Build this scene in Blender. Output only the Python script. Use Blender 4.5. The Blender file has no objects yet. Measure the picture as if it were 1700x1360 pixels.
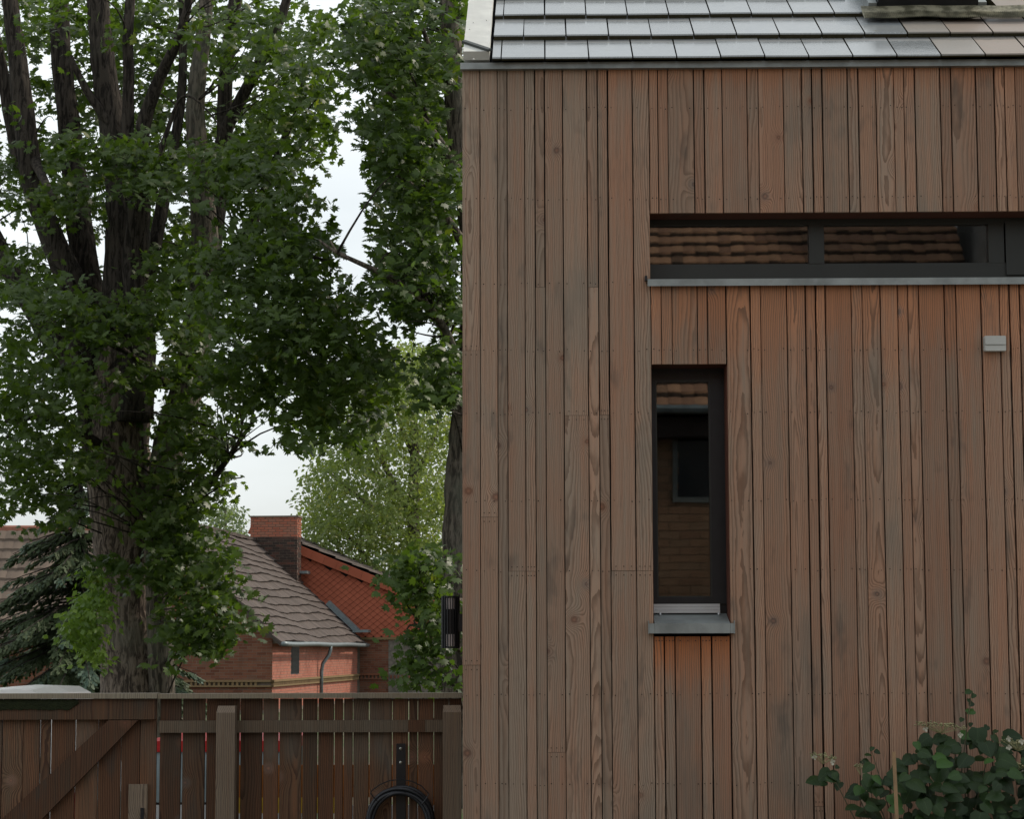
import bpy, math, random
import numpy as np
from mathutils import Vector, Matrix, Euler
random.seed(7)
RNG = np.random.default_rng(11)
S = bpy.context.scene
COL = S.collection
R = math.radians

# ------------------------------------------------------------------ camera, sky, sun, exposure
F = 3700.0
PITCH = math.atan(401.0 / F)
ROLL = -0.003
CAM = Vector((0, 0, 1.65))
ROT = Euler((R(90) + PITCH, 0, 0)).to_matrix() @ Matrix.Rotation(ROLL, 3, 'Z')
cd = bpy.data.cameras.new('camera'); cam = bpy.data.objects.new('camera', cd); COL.objects.link(cam)
cd.sensor_width = 36.0; cd.lens = F / 1700 * 36; cd.clip_start = 0.1; cd.clip_end = 2000
cam.matrix_world = Matrix.Translation(CAM) @ ROT.to_4x4()
S.camera = cam

SUN_AZ = R(62)      # from +Y towards +X
SUN_EL = R(42)
w = bpy.data.worlds.new("World"); S.world = w; w.use_nodes = True
nt = w.node_tree; nt.nodes.clear()
out = nt.nodes.new('ShaderNodeOutputWorld'); bg = nt.nodes.new('ShaderNodeBackground')
sky = nt.nodes.new('ShaderNodeTexSky'); sky.sky_type = 'NISHITA'; sky.sun_disc = False
sky.sun_elevation = SUN_EL; sky.sun_rotation = SUN_AZ; sky.air_density = 1.2; sky.dust_density = 3.0
tc = nt.nodes.new('ShaderNodeTexCoord'); mp = nt.nodes.new('ShaderNodeMapping'); mp.inputs['Scale'].default_value = (1, 1, 2.6)
nz = nt.nodes.new('ShaderNodeTexNoise'); nz.inputs['Scale'].default_value = 2.2; nz.inputs['Detail'].default_value = 6
cr = nt.nodes.new('ShaderNodeValToRGB'); cr.color_ramp.elements[0].position = 0.36; cr.color_ramp.elements[1].position = 0.62
cr.color_ramp.elements[0].color = (0.50, 0.50, 0.50, 1); cr.color_ramp.elements[1].color = (0.96, 0.96, 0.96, 1)
mx = nt.nodes.new('ShaderNodeMixRGB'); mx.inputs['Color2'].default_value = (10.7, 11.3, 11.5, 1)
nt.links.new(tc.outputs['Generated'], mp.inputs['Vector']); nt.links.new(mp.outputs[0], nz.inputs['Vector'])
nt.links.new(nz.outputs['Fac'], cr.inputs[0]); nt.links.new(cr.outputs[0], mx.inputs['Fac'])
nt.links.new(sky.outputs[0], mx.inputs['Color1']); nt.links.new(mx.outputs[0], bg.inputs[0])
bg.inputs[1].default_value = 0.1
nt.links.new(bg.outputs[0], out.inputs[0])
sd = bpy.data.lights.new('sun', 'SUN'); sun = bpy.data.objects.new('sun', sd); COL.objects.link(sun)
sd.energy = 3.0; sd.angle = R(4); sd.color = (1.0, 0.90, 0.76)
sdir = Vector((math.sin(SUN_AZ) * math.cos(SUN_EL), math.cos(SUN_AZ) * math.cos(SUN_EL), math.sin(SUN_EL)))
sun.rotation_euler = sdir.to_track_quat('Z', 'Y').to_euler(); sun.location = (20, 20, 40)
vs = S.view_settings; vs.view_transform = 'Standard'; vs.look = 'None'; vs.gamma = 1; vs.exposure = 0.0
try: vs.use_curve_mapping = False
except Exception: pass
S.render.engine = 'CYCLES'
S.cycles.max_bounces = 7; S.cycles.diffuse_bounces = 4; S.cycles.glossy_bounces = 3; S.cycles.transparent_max_bounces = 8
S.cycles.transmission_bounces = 4

# ------------------------------------------------------------------ helpers
def ray(px, py):
    return (ROT @ Vector(((px - 850) / F, -(py - 680) / F, -1))).normalized()
def hit(px, py, p, n):
    d = ray(px, py); return CAM + d * ((Vector(p) - CAM).dot(n) / d.dot(n))
def P(px, py, Y):
    return hit(px, py, (0, Y, 0), Vector((0, 1, 0)))

class Frame:
    """local frame of a thing: origin + rotation about z, so pixels measured on the photo become local coordinates"""
    def __init__(s, loc, rz):
        s.M = Matrix.Translation(loc) @ Matrix.Rotation(rz, 4, 'Z'); s.I = s.M.inverted(); s.loc = loc; s.rz = rz
        s.nx = (s.M.to_3x3() @ Vector((1, 0, 0))); s.ny = (s.M.to_3x3() @ Vector((0, 1, 0)))
    def on_y(s, px, py, y=0.0):
        return s.I @ hit(px, py, s.M @ Vector((0, y, 0)), s.ny)
    def on_x(s, px, py, x=0.0):
        return s.I @ hit(px, py, s.M @ Vector((x, 0, 0)), s.nx)

def tag(o, label=None, cat=None, group=None, kind=None):
    if label: o['label'] = label
    if cat: o['category'] = cat
    if group: o['group'] = group
    if kind: o['kind'] = kind
    return o
def empty(name, loc=(0, 0, 0), rz=0, label=None, cat=None, group=None):
    o = bpy.data.objects.new(name, None); COL.objects.link(o); o.location = loc; o.rotation_euler = (0, 0, rz)
    o.empty_display_size = .1
    return tag(o, label, cat, group)

class MB:
    def __init__(s): s.v = []; s.f = []; s.m = []
    def add(s, vs, fs, mi=0):
        n = len(s.v); s.v += [tuple(v) for v in vs]; s.f += [tuple(n + i for i in f) for f in fs]; s.m += [mi] * len(fs); return s
    def box(s, a, b, M=None, mi=0):
        (x0, y0, z0), (x1, y1, z1) = a, b
        vs = [Vector(c) for c in ((x0,y0,z0),(x1,y0,z0),(x1,y1,z0),(x0,y1,z0),(x0,y0,z1),(x1,y0,z1),(x1,y1,z1),(x0,y1,z1))]
        if M: vs = [M @ v for v in vs]
        return s.add(vs, [(0,3,2,1),(4,5,6,7),(0,1,5,4),(1,2,6,5),(2,3,7,6),(3,0,4,7)], mi)
    def board(s, x0, x1, y0, y1, z0, z1, c=.002, M=None):
        """upright board, chamfered along its front edges (front = y0)"""
        vs = [(x0+c,y0,z0),(x1-c,y0,z0),(x1,y0+c,z0),(x1,y1,z0),(x0,y1,z0),(x0,y0+c,z0)]
        vs += [(a, b, z1) for a, b, _ in vs]
        vs = [Vector(v) for v in vs]
        if M: vs = [M @ v for v in vs]
        fs = [tuple(reversed(range(6))), tuple(range(6, 12))] + [(i, (i+1) % 6, (i+1) % 6 + 6, i + 6) for i in range(6)]
        return s.add(vs, fs)
    def prism(s, poly, d0, d1, axis='y', mi=0):
        """polygon (a,b) swept along an axis from d0 to d1"""
        n = len(poly)
        mk = {'y': lambda a, b, d: (a, d, b), 'x': lambda a, b, d: (d, a, b), 'z': lambda a, b, d: (a, b, d)}[axis]
        vs = [mk(a, b, d0) for a, b in poly] + [mk(a, b, d1) for a, b in poly]
        return s.add(vs, [tuple(range(n)), tuple(reversed(range(n, 2*n)))] + [(i, i+n, (i+1) % n + n, (i+1) % n) for i in range(n)], mi)
    def tube(s, pts, rad, n=8, cap=True, mi=0, jitter=0.0, rnd=None):
        pts = [Vector(p) for p in pts]
        if not hasattr(rad, '__len__'): rad = [rad] * len(pts)
        up = None; vs = []
        for i, p in enumerate(pts):
            t = (pts[min(i+1, len(pts)-1)] - pts[max(i-1, 0)])
            t = t.normalized() if t.length > 1e-9 else Vector((0, 0, 1))
            if up is None: up = t.orthogonal().normalized()
            up = (up - t * up.dot(t)); up = up.normalized() if up.length > 1e-6 else t.orthogonal().normalized()
            q = t.cross(up)
            for k in range(n):
                a = 2 * math.pi * k / n
                r = rad[i] * (1 + (jitter * (rnd.random() - .5) * 2 if rnd else 0))
                vs.append(p + (up * math.cos(a) + q * math.sin(a)) * r)
        fs = [(i*n+k, i*n+(k+1) % n, (i+1)*n+(k+1) % n, (i+1)*n+k) for i in range(len(pts)-1) for k in range(n)]
        if cap: fs += [tuple(reversed(range(n))), tuple((len(pts)-1)*n + k for k in range(n))]
        return s.add(vs, fs, mi)
    def build(s, name, mat, parent=None, loc=(0, 0, 0), rot=(0, 0, 0), smooth=False, **kw):
        me = bpy.data.meshes.new(name); me.from_pydata(s.v, [], s.f)
        for m in (mat if isinstance(mat, (list, tuple)) else [mat]): me.materials.append(m)
        if any(s.m): me.polygons.foreach_set('material_index', s.m)
        if smooth: me.polygons.foreach_set('use_smooth', [True] * len(s.f))
        me.update()
        return link(name, me, parent, loc, rot, **kw)
def link(name, me, parent=None, loc=(0, 0, 0), rot=(0, 0, 0), **kw):
    o = bpy.data.objects.new(name, me); COL.objects.link(o); o.location = loc; o.rotation_euler = rot
    if parent: o.parent = parent
    return tag(o, **kw)
def np_mesh(name, verts, faces, mat, tone=None, flat=True):
    """verts (N,3), faces (M,3) triangles"""
    me = bpy.data.meshes.new(name); V = np.ascontiguousarray(verts, dtype=np.float32); Fc = np.ascontiguousarray(faces, dtype=np.int32)
    me.vertices.add(len(V)); me.vertices.foreach_set('co', V.ravel())
    k = Fc.shape[1]
    me.loops.add(len(Fc) * k); me.loops.foreach_set('vertex_index', Fc.ravel())
    me.polygons.add(len(Fc)); me.polygons.foreach_set('loop_start', np.arange(len(Fc), dtype=np.int32) * k)
    me.polygons.foreach_set('loop_total', np.full(len(Fc), k, dtype=np.int32))
    if tone is not None:
        a = me.attributes.new('tone', 'FLOAT', 'POINT'); a.data.foreach_set('value', np.ascontiguousarray(tone, dtype=np.float32))
    me.materials.append(mat); me.update(); me.validate()
    if flat: me.shade_flat()
    return me

# ------------------------------------------------------------------ node material kit
class N:
    def __init__(s, name):
        s.mat = bpy.data.materials.new(name); s.mat.use_nodes = True; s.t = s.mat.node_tree; s.t.nodes.clear()
        s.out = s.t.nodes.new('ShaderNodeOutputMaterial')
    def new(s, typ, ins=None, **attr):
        n = s.t.nodes.new('ShaderNode' + typ)
        for k, v in attr.items(): setattr(n, k, v)
        for k, v in (ins or {}).items(): s.put(n.inputs[k], v)
        return n
    def put(s, sock, v):
        if isinstance(v, bpy.types.NodeSocket): s.t.links.new(v, sock)
        elif isinstance(v, bpy.types.Node): s.t.links.new(v.outputs[0], sock)
        else:
            if hasattr(sock.default_value, '__len__') and hasattr(v, '__len__') and len(v) == 3 and len(sock.default_value) == 4: v = (*v, 1)
            elif hasattr(sock.default_value, '__len__') and not hasattr(v, '__len__'): v = [v] * len(sock.default_value)
            sock.default_value = v
    def math(s, op, a, b=0.0, c=0.0, clamp=False):
        n = s.new('Math', operation=op, use_clamp=clamp); s.put(n.inputs[0], a); s.put(n.inputs[1], b)
        if op in ('MULTIPLY_ADD', 'SMOOTH_MIN'): s.put(n.inputs[2], c)
        return n.outputs[0]
    def step(s, v, a, b, lo=0.0, hi=1.0):
        n = s.new('MapRange', interpolation_type='SMOOTHSTEP'); s.put(n.inputs['Value'], v)
        s.put(n.inputs['From Min'], a); s.put(n.inputs['From Max'], b); s.put(n.inputs['To Min'], lo); s.put(n.inputs['To Max'], hi)
        return n.outputs[0]
    def mix(s, f, a, b, mode='MIX'):
        n = s.new('MixRGB', blend_type=mode); s.put(n.inputs[0], f); s.put(n.inputs[1], a); s.put(n.inputs[2], b); return n.outputs[0]
    def xyz(s, x, y, z):
        n = s.new('CombineXYZ'); s.put(n.inputs[0], x); s.put(n.inputs[1], y); s.put(n.inputs[2], z); return n.outputs[0]
    def sep(s, v):
        n = s.new('SeparateXYZ'); s.put(n.inputs[0], v); return n.outputs
    def noise(s, v, scale=5, detail=3, rough=.5, dist=0):
        n = s.new('TexNoise'); s.put(n.inputs['Vector'], v); n.inputs['Scale'].default_value = scale
        n.inputs['Detail'].default_value = detail; n.inputs['Roughness'].default_value = rough; n.inputs['Distortion'].default_value = dist
        return n.outputs['Fac']
    def bump(s, h, strength=.3, dist=.01):
        n = s.new('Bump'); n.inputs['Strength'].default_value = strength; n.inputs['Distance'].default_value = dist; s.put(n.inputs['Height'], h); return n.outputs[0]
    def principled(s, col, rough=.7, spec=.4, metal=0, nrm=None, ior=None, **kw):
        n = s.new('BsdfPrincipled'); s.put(n.inputs['Base Color'], col); s.put(n.inputs['Roughness'], rough)
        n.inputs['Specular IOR Level'].default_value = spec; n.inputs['Metallic'].default_value = metal
        if ior: n.inputs['IOR'].default_value = ior
        if nrm is not None: s.put(n.inputs['Normal'], nrm)
        for k, v in kw.items(): s.put(n.inputs[k], v)
        return n
    def done(s, sh):
        s.t.links.new(sh.outputs[0], s.out.inputs['Surface']); return s.mat

def simple(name, col, rough=.6, metal=0, spec=.4, var=.15, scale=8, bump=.15, bscale=60, dark=None, objvar=0.0):
    m = N(name); g = m.new('TexCoord').outputs['Object']
    f = m.noise(g, scale, 5, .6)
    f2 = m.noise(g, bscale, 4, .6)
    d = dark or tuple(c * (1 - var * 2) for c in col)
    c = m.mix(m.step(f, .3, .7), d, col)
    c = m.mix(m.math('MULTIPLY', f2, var), c, tuple(x * .5 for x in col))
    if objvar:
        r = m.new('ObjectInfo').outputs['Random']
        c = m.mix(1.0, c, m.xyz(*[m.math('MULTIPLY_ADD', r, objvar, 1 - objvar * .5)] * 3), 'MULTIPLY')
    return m.done(m.principled(c, m.math('MULTIPLY_ADD', f2, .2, rough - .1), spec, metal, m.bump(f2, bump, .004)))

# ------------------------------------------------------------------ frames of the main things
WALL_RZ = R(-0.85)
_p = hit(767.2, 1081, (0, 10.3, 0), Vector((math.sin(-WALL_RZ), math.cos(WALL_RZ), 0)))
HOUSE = Frame(Vector((_p.x, _p.y, 0)), WALL_RZ)
hx = lambda px, py=700, y=0.0: HOUSE.on_y(px, py, y).x
hz = lambda px, py, y=0.0: HOUSE.on_y(px, py, y).z

house = empty('timber_house', HOUSE.loc, HOUSE.rz, 'timber clad house with upright larch boards, flat tiles and two recessed windows', 'house')

# ------------------------------------------------------------------ wood material
Z_STRIP_TOP = hz(1078, 354); Z_STRIP_BOT = hz(1078, 463)
Z_NAR_TOP = hz(1090, 605); Z_NAR_BOT = hz(1090, 1037)
X_OPEN = hx(1079.5, 410); X_NAR0 = hx(1083.5, 800); X_NAR1 = hx(1209, 820)
Z_EAVE = hz(900, 113.5)

def wood(name, cols, grey, late, house_obj=None, freq=(85, 80), knots=1.0, contrast=1.0, greyness=.4, objval=(.72, .5), rough=.72, grime=0.3, deep=(.42, .125, .032)):
    """cols: two fresh heartwood/sapwood colours; grey: weathered colour; late: latewood line colour"""
    m = N(name); tcn = m.new('TexCoord'); o = tcn.outputs['Object']; x, y, z = m.sep(o)
    if house_obj is None: pass
    r1 = m.new('ObjectInfo').outputs['Random']
    r2 = m.math('FRACT', m.math('MULTIPLY', r1, 17.31)); r3 = m.math('FRACT', m.math('MULTIPLY', r1, 57.77)); r4 = m.math('FRACT', m.math('MULTIPLY', r1, 131.9))
    zz = m.math('MULTIPLY_ADD', r1, 47.0, z)
    xs = m.math('ADD', x, m.math('MULTIPLY', y, .6))
    # knots
    kx = m.math('MULTIPLY_ADD', r3, 13.0, xs)
    vor = m.new('TexVoronoi', {'Scale': 2.1 * 1.0, 'Vector': m.xyz(kx, zz, 0.0)}, voronoi_dimensions='2D')
    kd = vor.outputs['Distance']
    kcol = m.sep(vor.outputs['Color'])
    kact = m.step(kcol[0], .16, .24, 0, knots)
    ksize = m.math('MULTIPLY_ADD', kcol[1], .020, .010)
    kw = m.math('ADD', kd, m.math('MULTIPLY', m.math('SUBTRACT', m.noise(o, 70, 3), .5), .022))
    km = m.math('MULTIPLY', m.step(kw, ksize, m.math('MULTIPLY', ksize, 1.7), 1, 0), kact)
    kfar = m.math('MULTIPLY', m.math('POWER', 2.718, m.math('MULTIPLY', m.math('MULTIPLY', kd, kd), -130.0)), kact)
    # growth rings cut by the board
    n1 = m.noise(m.xyz(r2, m.math('MULTIPLY', r1, 31.0), m.math('MULTIPLY', zz, .48)), 1.0, 3, .45)
    n2 = m.noise(m.xyz(r3, m.math('MULTIPLY', r4, 31.0), m.math('MULTIPLY', zz, 1.3)), 1.0, 2, .5)
    dd = m.math('ADD', m.math('MULTIPLY', m.math('POWER', r2, 1.6), .13), m.math('MULTIPLY', m.math('SUBTRACT', n1, .5), .17))
    dd = m.math('ADD', dd, m.math('MULTIPLY', kfar, .045))
    px_ = m.math('MULTIPLY', m.math('SUBTRACT', r3, .5), .26)
    xx = m.math('ADD', m.math('ADD', xs, px_), m.math('MULTIPLY', m.math('SUBTRACT', n2, .5), .055))
    rr = m.math('SQRT', m.math('ADD', m.math('MULTIPLY', xx, xx), m.math('MULTIPLY', dd, dd)))
    wob = m.noise(m.xyz(m.math('MULTIPLY', xs, 26.0), r1, m.math('MULTIPLY', zz, 5.5)), 1.0, 3, .55)
    rr = m.math('ADD', rr, m.math('MULTIPLY', m.math('SUBTRACT', wob, .5), .013))
    ff = m.math('MULTIPLY_ADD', r4, freq[1], freq[0])
    ph = m.math('MULTIPLY', rr, ff)
    ring = m.math('FRACT', ph)
    rid = m.noise(m.xyz(m.math('MULTIPLY', m.math('FLOOR', ph), 7.7), r1, r2), 1.0, 1)      # each year ring its own strength
    lw = m.math('MULTIPLY', m.step(ring, .25, .92), m.step(ring, .94, 1.0, 1, 0))
    lw = m.math('MULTIPLY', lw, m.step(rid, .25, .6, .45, 1.15))
    fib = m.noise(m.xyz(m.math('MULTIPLY', xs, 330.0), r1, m.math('MULTIPLY', zz, 5.0)), 1.0, 3, .7)
    fib2 = m.noise(m.xyz(m.math('MULTIPLY', xs, 95.0), r2, m.math('MULTIPLY', zz, 1.3)), 1.0, 3, .6)
    # colours
    base = m.mix(m.math('MULTIPLY_ADD', m.math('SUBTRACT', fib2, .5), 1.0, r3, clamp=True), cols[0], cols[1])
    if house_obj is not None:
        th = m.new('TexCoord'); th.object = house_obj; H = th.outputs['Object']; X, Y, Zc = m.sep(H)
    else:
        H = o; X = x; Zc = z
    wn = m.noise(m.xyz(m.math('MULTIPLY', X, 2.2), r1, m.math('MULTIPLY', Zc, .8)), 1.0, 4, .6)
    wn2 = m.noise(m.xyz(m.math('MULTIPLY', xs, 14.0), m.math('MULTIPLY', r1, 9.0), m.math('MULTIPLY', zz, 2.4)), 1.0, 4, .62)
    blot = m.noise(m.xyz(m.math('MULTIPLY', xs, 9.0), m.math('MULTIPLY', r1, 23.0), m.math('MULTIPLY', zz, 3.2)), 1.0, 3, .6)
    g = m.math('ADD', m.math('MULTIPLY', m.math('SUBTRACT', wn, .5), 1.5), m.math('MULTIPLY', m.math('SUBTRACT', wn2, .5), 1.6))
    g = m.math('ADD', m.math('ADD', g, greyness), m.math('MULTIPLY', m.math('SUBTRACT', r2, .5), .5))
    if house_obj is not None:
        g = m.math('ADD', g, m.step(X, .35, 1.15, .46, 0.0))
        # boards sheltered right below gutter and sills keep their fresh orange colour
        nn = m.math('ADD', m.math('MULTIPLY_ADD', wn2, 1.5, .15), m.math('MULTIPLY', r3, .35))
        t1 = m.math('SUBTRACT', Z_STRIP_BOT - .03, Zc); a1 = m.math('MULTIPLY', m.step(m.math('MULTIPLY', t1, nn), -.01, .55, 1, 0), m.math('GREATER_THAN', t1, -.02))
        a1 = m.math('MULTIPLY', a1, m.math('GREATER_THAN', X, X_OPEN))
        t2 = m.math('SUBTRACT', Z_NAR_BOT - .03, Zc); a2 = m.math('MULTIPLY', m.step(m.math('MULTIPLY', t2, nn), -.01, .42, 1, 0), m.math('GREATER_THAN', t2, -.02))
        a2 = m.math('MULTIPLY', a2, m.math('MULTIPLY', m.math('GREATER_THAN', X, X_NAR0 - .005), m.math('LESS_THAN', X, X_NAR1 + .004)))
        t3 = m.math('SUBTRACT', Z_EAVE, Zc); a3 = m.math('MULTIPLY', m.step(m.math('MULTIPLY', t3, nn), 0, .16, .45, 0), m.step(X, .3, .9))
        fresh = m.math('MAXIMUM', m.math('MULTIPLY', a1, .62), m.math('MAXIMUM', a2, a3))
        g = m.math('SUBTRACT', g, m.math('MULTIPLY', fresh, 1.0))
        base = m.mix(m.math('MULTIPLY', fresh, .95, clamp=True), base, m.mix(a2, (.50, .19, .075), deep))
    strk = m.noise(m.xyz(m.math('MULTIPLY', X, 75.0), r1, m.math('MULTIPLY', Zc, .9)), 1.0, 3, .6)
    g = m.math('ADD', g, m.math('MULTIPLY', m.math('SUBTRACT', strk, .5), 1.3))
    g = m.math('MULTIPLY', g, 1.0, clamp=True)
    c = m.mix(g, base, grey)
    lf = m.math('MULTIPLY', lw, contrast)
    c = m.mix(m.math('MULTIPLY', lf, m.math('MULTIPLY_ADD', r4, .4, .75), clamp=True), c, m.mix(m.math('MULTIPLY', g, .7), late, tuple(q * .62 for q in grey)))
    c = m.mix(m.step(fib, .50, .72, 0, .50), c, tuple(q * .55 for q in grey))
    c = m.mix(m.step(blot, .56, .74, 0, grime), c, (.075, .068, .058))
    c = m.mix(m.step(wn, .58, .72, 0, .35), c, (.13, .12, .10))
    c = m.mix(m.math('MULTIPLY', km, .75), c, m.mix(m.step(kw, 0, ksize), (.29, .115, .065), (.075, .035, .022)))
    halo = m.math('MULTIPLY', m.step(kd, .028, .085, .42, 0), kact)
    c = m.mix(halo, c, m.mix(kcol[2], (.25, .11, .06), (.15, .135, .12)))
    val = m.math('MULTIPLY_ADD', r4, objval[1], objval[0])
    c = m.mix(1.0, c, m.xyz(val, val, val), 'MULTIPLY')
    h = m.math('ADD', m.math('MULTIPLY', lw, .6), m.math('MULTIPLY', fib, .5))
    return m.done(m.principled(c, rough, .25, 0, m.bump(h, .35, .0012)))

M_CLAD = wood('larch_cladding', ((.415, .240, .155), (.350, .186, .118)), (.300, .228, .170), (.165, .085, .050), house, grime=.5, objval=(.80, .36), greyness=.30, freq=(92, 75), contrast=.82)
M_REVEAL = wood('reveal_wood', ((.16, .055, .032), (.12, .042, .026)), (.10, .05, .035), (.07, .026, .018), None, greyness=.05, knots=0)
M_FENCE = wood('fence_wood', ((.19, .088, .044), (.125, .058, .030)), (.090, .066, .043), (.060, .025, .014), None, greyness=.26, objval=(.6, .75), grime=.45)
M_RAIL = wood('rail_wood', ((.195, .128, .082), (.155, .10, .064)), (.15, .118, .084), (.06, .045, .032), None, greyness=.5, objval=(.8, .3), knots=.5)
M_POST = wood('post_wood', ((.22, .155, .105), (.18, .125, .083)), (.19, .150, .110), (.09, .06, .045), None, greyness=.5, objval=(.85, .3), knots=.4)
M_ZINC = simple('zinc_sheet', (.33, .355, .35), .48, .45, .5, .12, 6, .1, 90, dark=(.20, .215, .21))
M_ZINC_PALE = simple('pale_zinc', (.62, .62, .58), .55, .15, .4, .06, 9, .12, 40, dark=(.52, .52, .49))
M_ALU = simple('aluminium', (.55, .56, .57), .38, .35, .5, .03, 6, .02, 60)
M_FRAME = simple('dark_window_frame', (.020, .023, .020), .42, .0, .5, .1, 6, .05, 300)
M_BLACKMET = simple('black_metal', (.016, .017, .02), .38, .2, .5, .15, 20, .05, 200)
M_CORE = simple('black_membrane', (.010, .010, .011), .9, 0, .2)
M_ROOM = simple('dim_room', (.06, .055, .05), .9, 0, .2)
M_NAIL = simple('rusty_nail', (.055, .035, .028), .6, .4, .4)
M_GREYBOX = simple('grey_plastic', (.50, .50, .47), .45, 0, .5, .05, 8, .04, 200)

def glass(name, tint=(.55, .6, .58), ior=2.0):
    m = N(name)
    g = m.new('TexCoord').outputs['Object']
    b = m.bump(m.noise(g, 2.6, 2, .4), .025, .006)
    fr = m.new('Fresnel', {'IOR': ior, 'Normal': b})
    gl = m.new('BsdfGlossy', {'Color': (.95, .97, 1.0, 1), 'Roughness': .012, 'Normal': b})
    tr = m.new('BsdfTransparent', {'Color': (*tint, 1)})
    mixs = m.new('MixShader'); m.put(mixs.inputs[0], fr.outputs[0]); m.t.links.new(tr.outputs[0], mixs.inputs[1]); m.t.links.new(gl.outputs[0], mixs.inputs[2])
    return m.done(mixs)
M_GLASS = glass('window_glass')

def leafmat(name, c1, c2, trans=.45, edge=None, rough=.42, spec=.45, yellow=(.20, .20, .03), ymin=.86, tint=(1.5, 1.62, .5)):
    m = N(name); a = m.new('Attribute', attribute_name='tone').outputs['Fac']
    gp = m.new('NewGeometry').outputs['Position']
    f = m.noise(gp, 1.1, 3, .6)
    c = m.mix(m.math('MULTIPLY_ADD', f, .8, m.math('MULTIPLY_ADD', a, .7, -.25), clamp=True), c1, c2)
    c = m.mix(m.step(a, ymin, 1.0, 0, .75), c, yellow)
    p = m.principled(c, rough, spec)
    tr = m.new('BsdfTranslucent'); m.put(tr.inputs[0], m.mix(1.0, c, tint, 'MULTIPLY'))
    ms = m.new('MixShader', {0: trans}); m.t.links.new(p.outputs[0], ms.inputs[1]); m.t.links.new(tr.outputs[0], ms.inputs[2])
    return m.done(ms)
M_LEAF1 = leafmat('maple_leaves', (.034, .062, .016), (.086, .132, .028), .48, spec=.32, yellow=(.17, .18, .03), ymin=.9)
M_LEAF2 = leafmat('second_maple_leaves', (.032, .060, .016), (.078, .122, .027), .48, spec=.32, yellow=(.17, .18, .03), ymin=.9)
M_LEAFB = leafmat('bright_sucker_leaves', (.11, .19, .04), (.20, .28, .07), .5)
M_LEAF3 = leafmat('far_tree_leaves', (.13, .185, .06), (.24, .29, .09), .5, yellow=(.30, .28, .08), ymin=.72, tint=(1.35, 1.4, .6))
M_LEAF4 = leafmat('birch_leaves', (.10, .14, .08), (.16, .20, .11), .5)
M_SPRUCE = leafmat('spruce_needles', (.026, .043, .016), (.072, .094, .044), .12, rough=.6, spec=.2, yellow=(.09, .14, .11), ymin=.7)

def bark(name, c1, c2, c3):
    m = N(name); g = m.new('NewGeometry').outputs['Position']; x, y, z = m.sep(g)
    v = m.xyz(m.math('MULTIPLY', x, 14.0), m.math('MULTIPLY', y, 14.0), m.math('MULTIPLY', z, 2.6))
    f = m.noise(v, 1.6, 5, .65, .6); f2 = m.noise(g, 1.3, 4, .6)
    c = m.mix(m.step(f, .41, .58), c1, c2); c = m.mix(m.step(f2, .5, .72, 0, .7), c, c3)
    return m.done(m.principled(c, .9, .15, 0, m.bump(f, .9, .05)))
M_BARK = bark('maple_bark_backlit', (.016, .013, .011), (.060, .050, .041), (.065, .060, .048))  # darker bark copy: shade of the backlit limbs is put into the colour
M_BARKT = bark('trunk_bark_lit', (.055, .042, .035), (.24, .19, .155), (.20, .185, .15))  # lighter bark copy: light on the lower trunk is put into the colour
M_BARK2 = bark('grey_bark', (.045, .038, .031), (.165, .138, .110), (.135, .135, .105))

# ------------------------------------------------------------------ ground
mg = N('ground_soil'); g = mg.new('NewGeometry').outputs['Position']
c = mg.mix(mg.step(mg.noise(g, .8, 6, .6), .4, .6), (.055, .075, .03), (.10, .085, .06))
M_GROUND = mg.done(mg.principled(c, .95, .1, 0, mg.bump(mg.noise(g, 9, 5), .5, .03)))
MB().add([(-400, -200, 0), (400, -200, 0), (400, 600, 0), (-400, 600, 0)], [(0, 1, 2, 3)]).build('ground', M_GROUND, kind='structure')
mg = N('yard_paving'); g = mg.new('NewGeometry').outputs['Position']
c = mg.mix(mg.step(mg.noise(g, 5, 5, .6), .35, .65), (.11, .10, .088), (.15, .138, .12))
M_YARD = mg.done(mg.principled(c, .9, .2, 0, mg.bump(mg.noise(g, 40, 4), .4, .01)))
MB().box((-9, -5.9, .004), (8, 9.2, .03)).build('yard_paving', M_YARD, kind='structure', label='worn dark paving of the yard')

# ------------------------------------------------------------------ timber house: structure
WALL_L = 5.4; DEPTH = 7.5; BETA = R(32)
wallx_end = WALL_L
ZB = .12
x0w, x1w = 0.0, WALL_L
STRIP_X1 = 3.9
core = MB()
cy0, cy1 = .026, .30
zt = Z_EAVE - .01
core.box((0.02, cy0, ZB), (X_OPEN - .02, cy1, zt))
core.box((X_OPEN - .02, cy0, Z_STRIP_TOP + .02), (WALL_L, cy1, zt))
core.box((X_OPEN - .02, cy0, Z_NAR_TOP + .02), (X_NAR1 + .02, cy1, Z_STRIP_BOT - .02))
core.box((X_NAR1 + .02, cy0, ZB), (WALL_L, cy1, Z_STRIP_BOT - .02))
core.box((X_OPEN - .02, cy0, ZB), (X_NAR1 + .02, cy1, Z_NAR_BOT - .06))
core.box((STRIP_X1 + .02, cy0, Z_STRIP_BOT - .02), (WALL_L, cy1, Z_STRIP_TOP + .02))
core.build('wall_core', M_CORE, house)
sh = MB()    # side and rear shell and rooms behind the panes
sh.box((.025, cy1, ZB), (.25, DEPTH, zt)); sh.box((WALL_L - .2, cy1, ZB), (WALL_L, DEPTH, zt)); sh.box((.25, DEPTH - .2, ZB), (WALL_L - .2, DEPTH, zt))
rz_ = DEPTH / 2 * math.tan(BETA)
sh.prism([(.03, zt), (DEPTH - .03, zt), (DEPTH / 2, zt + rz_ - .06)], .03, .2, 'x')
sh.build('side_wall', M_CORE, house)
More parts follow.
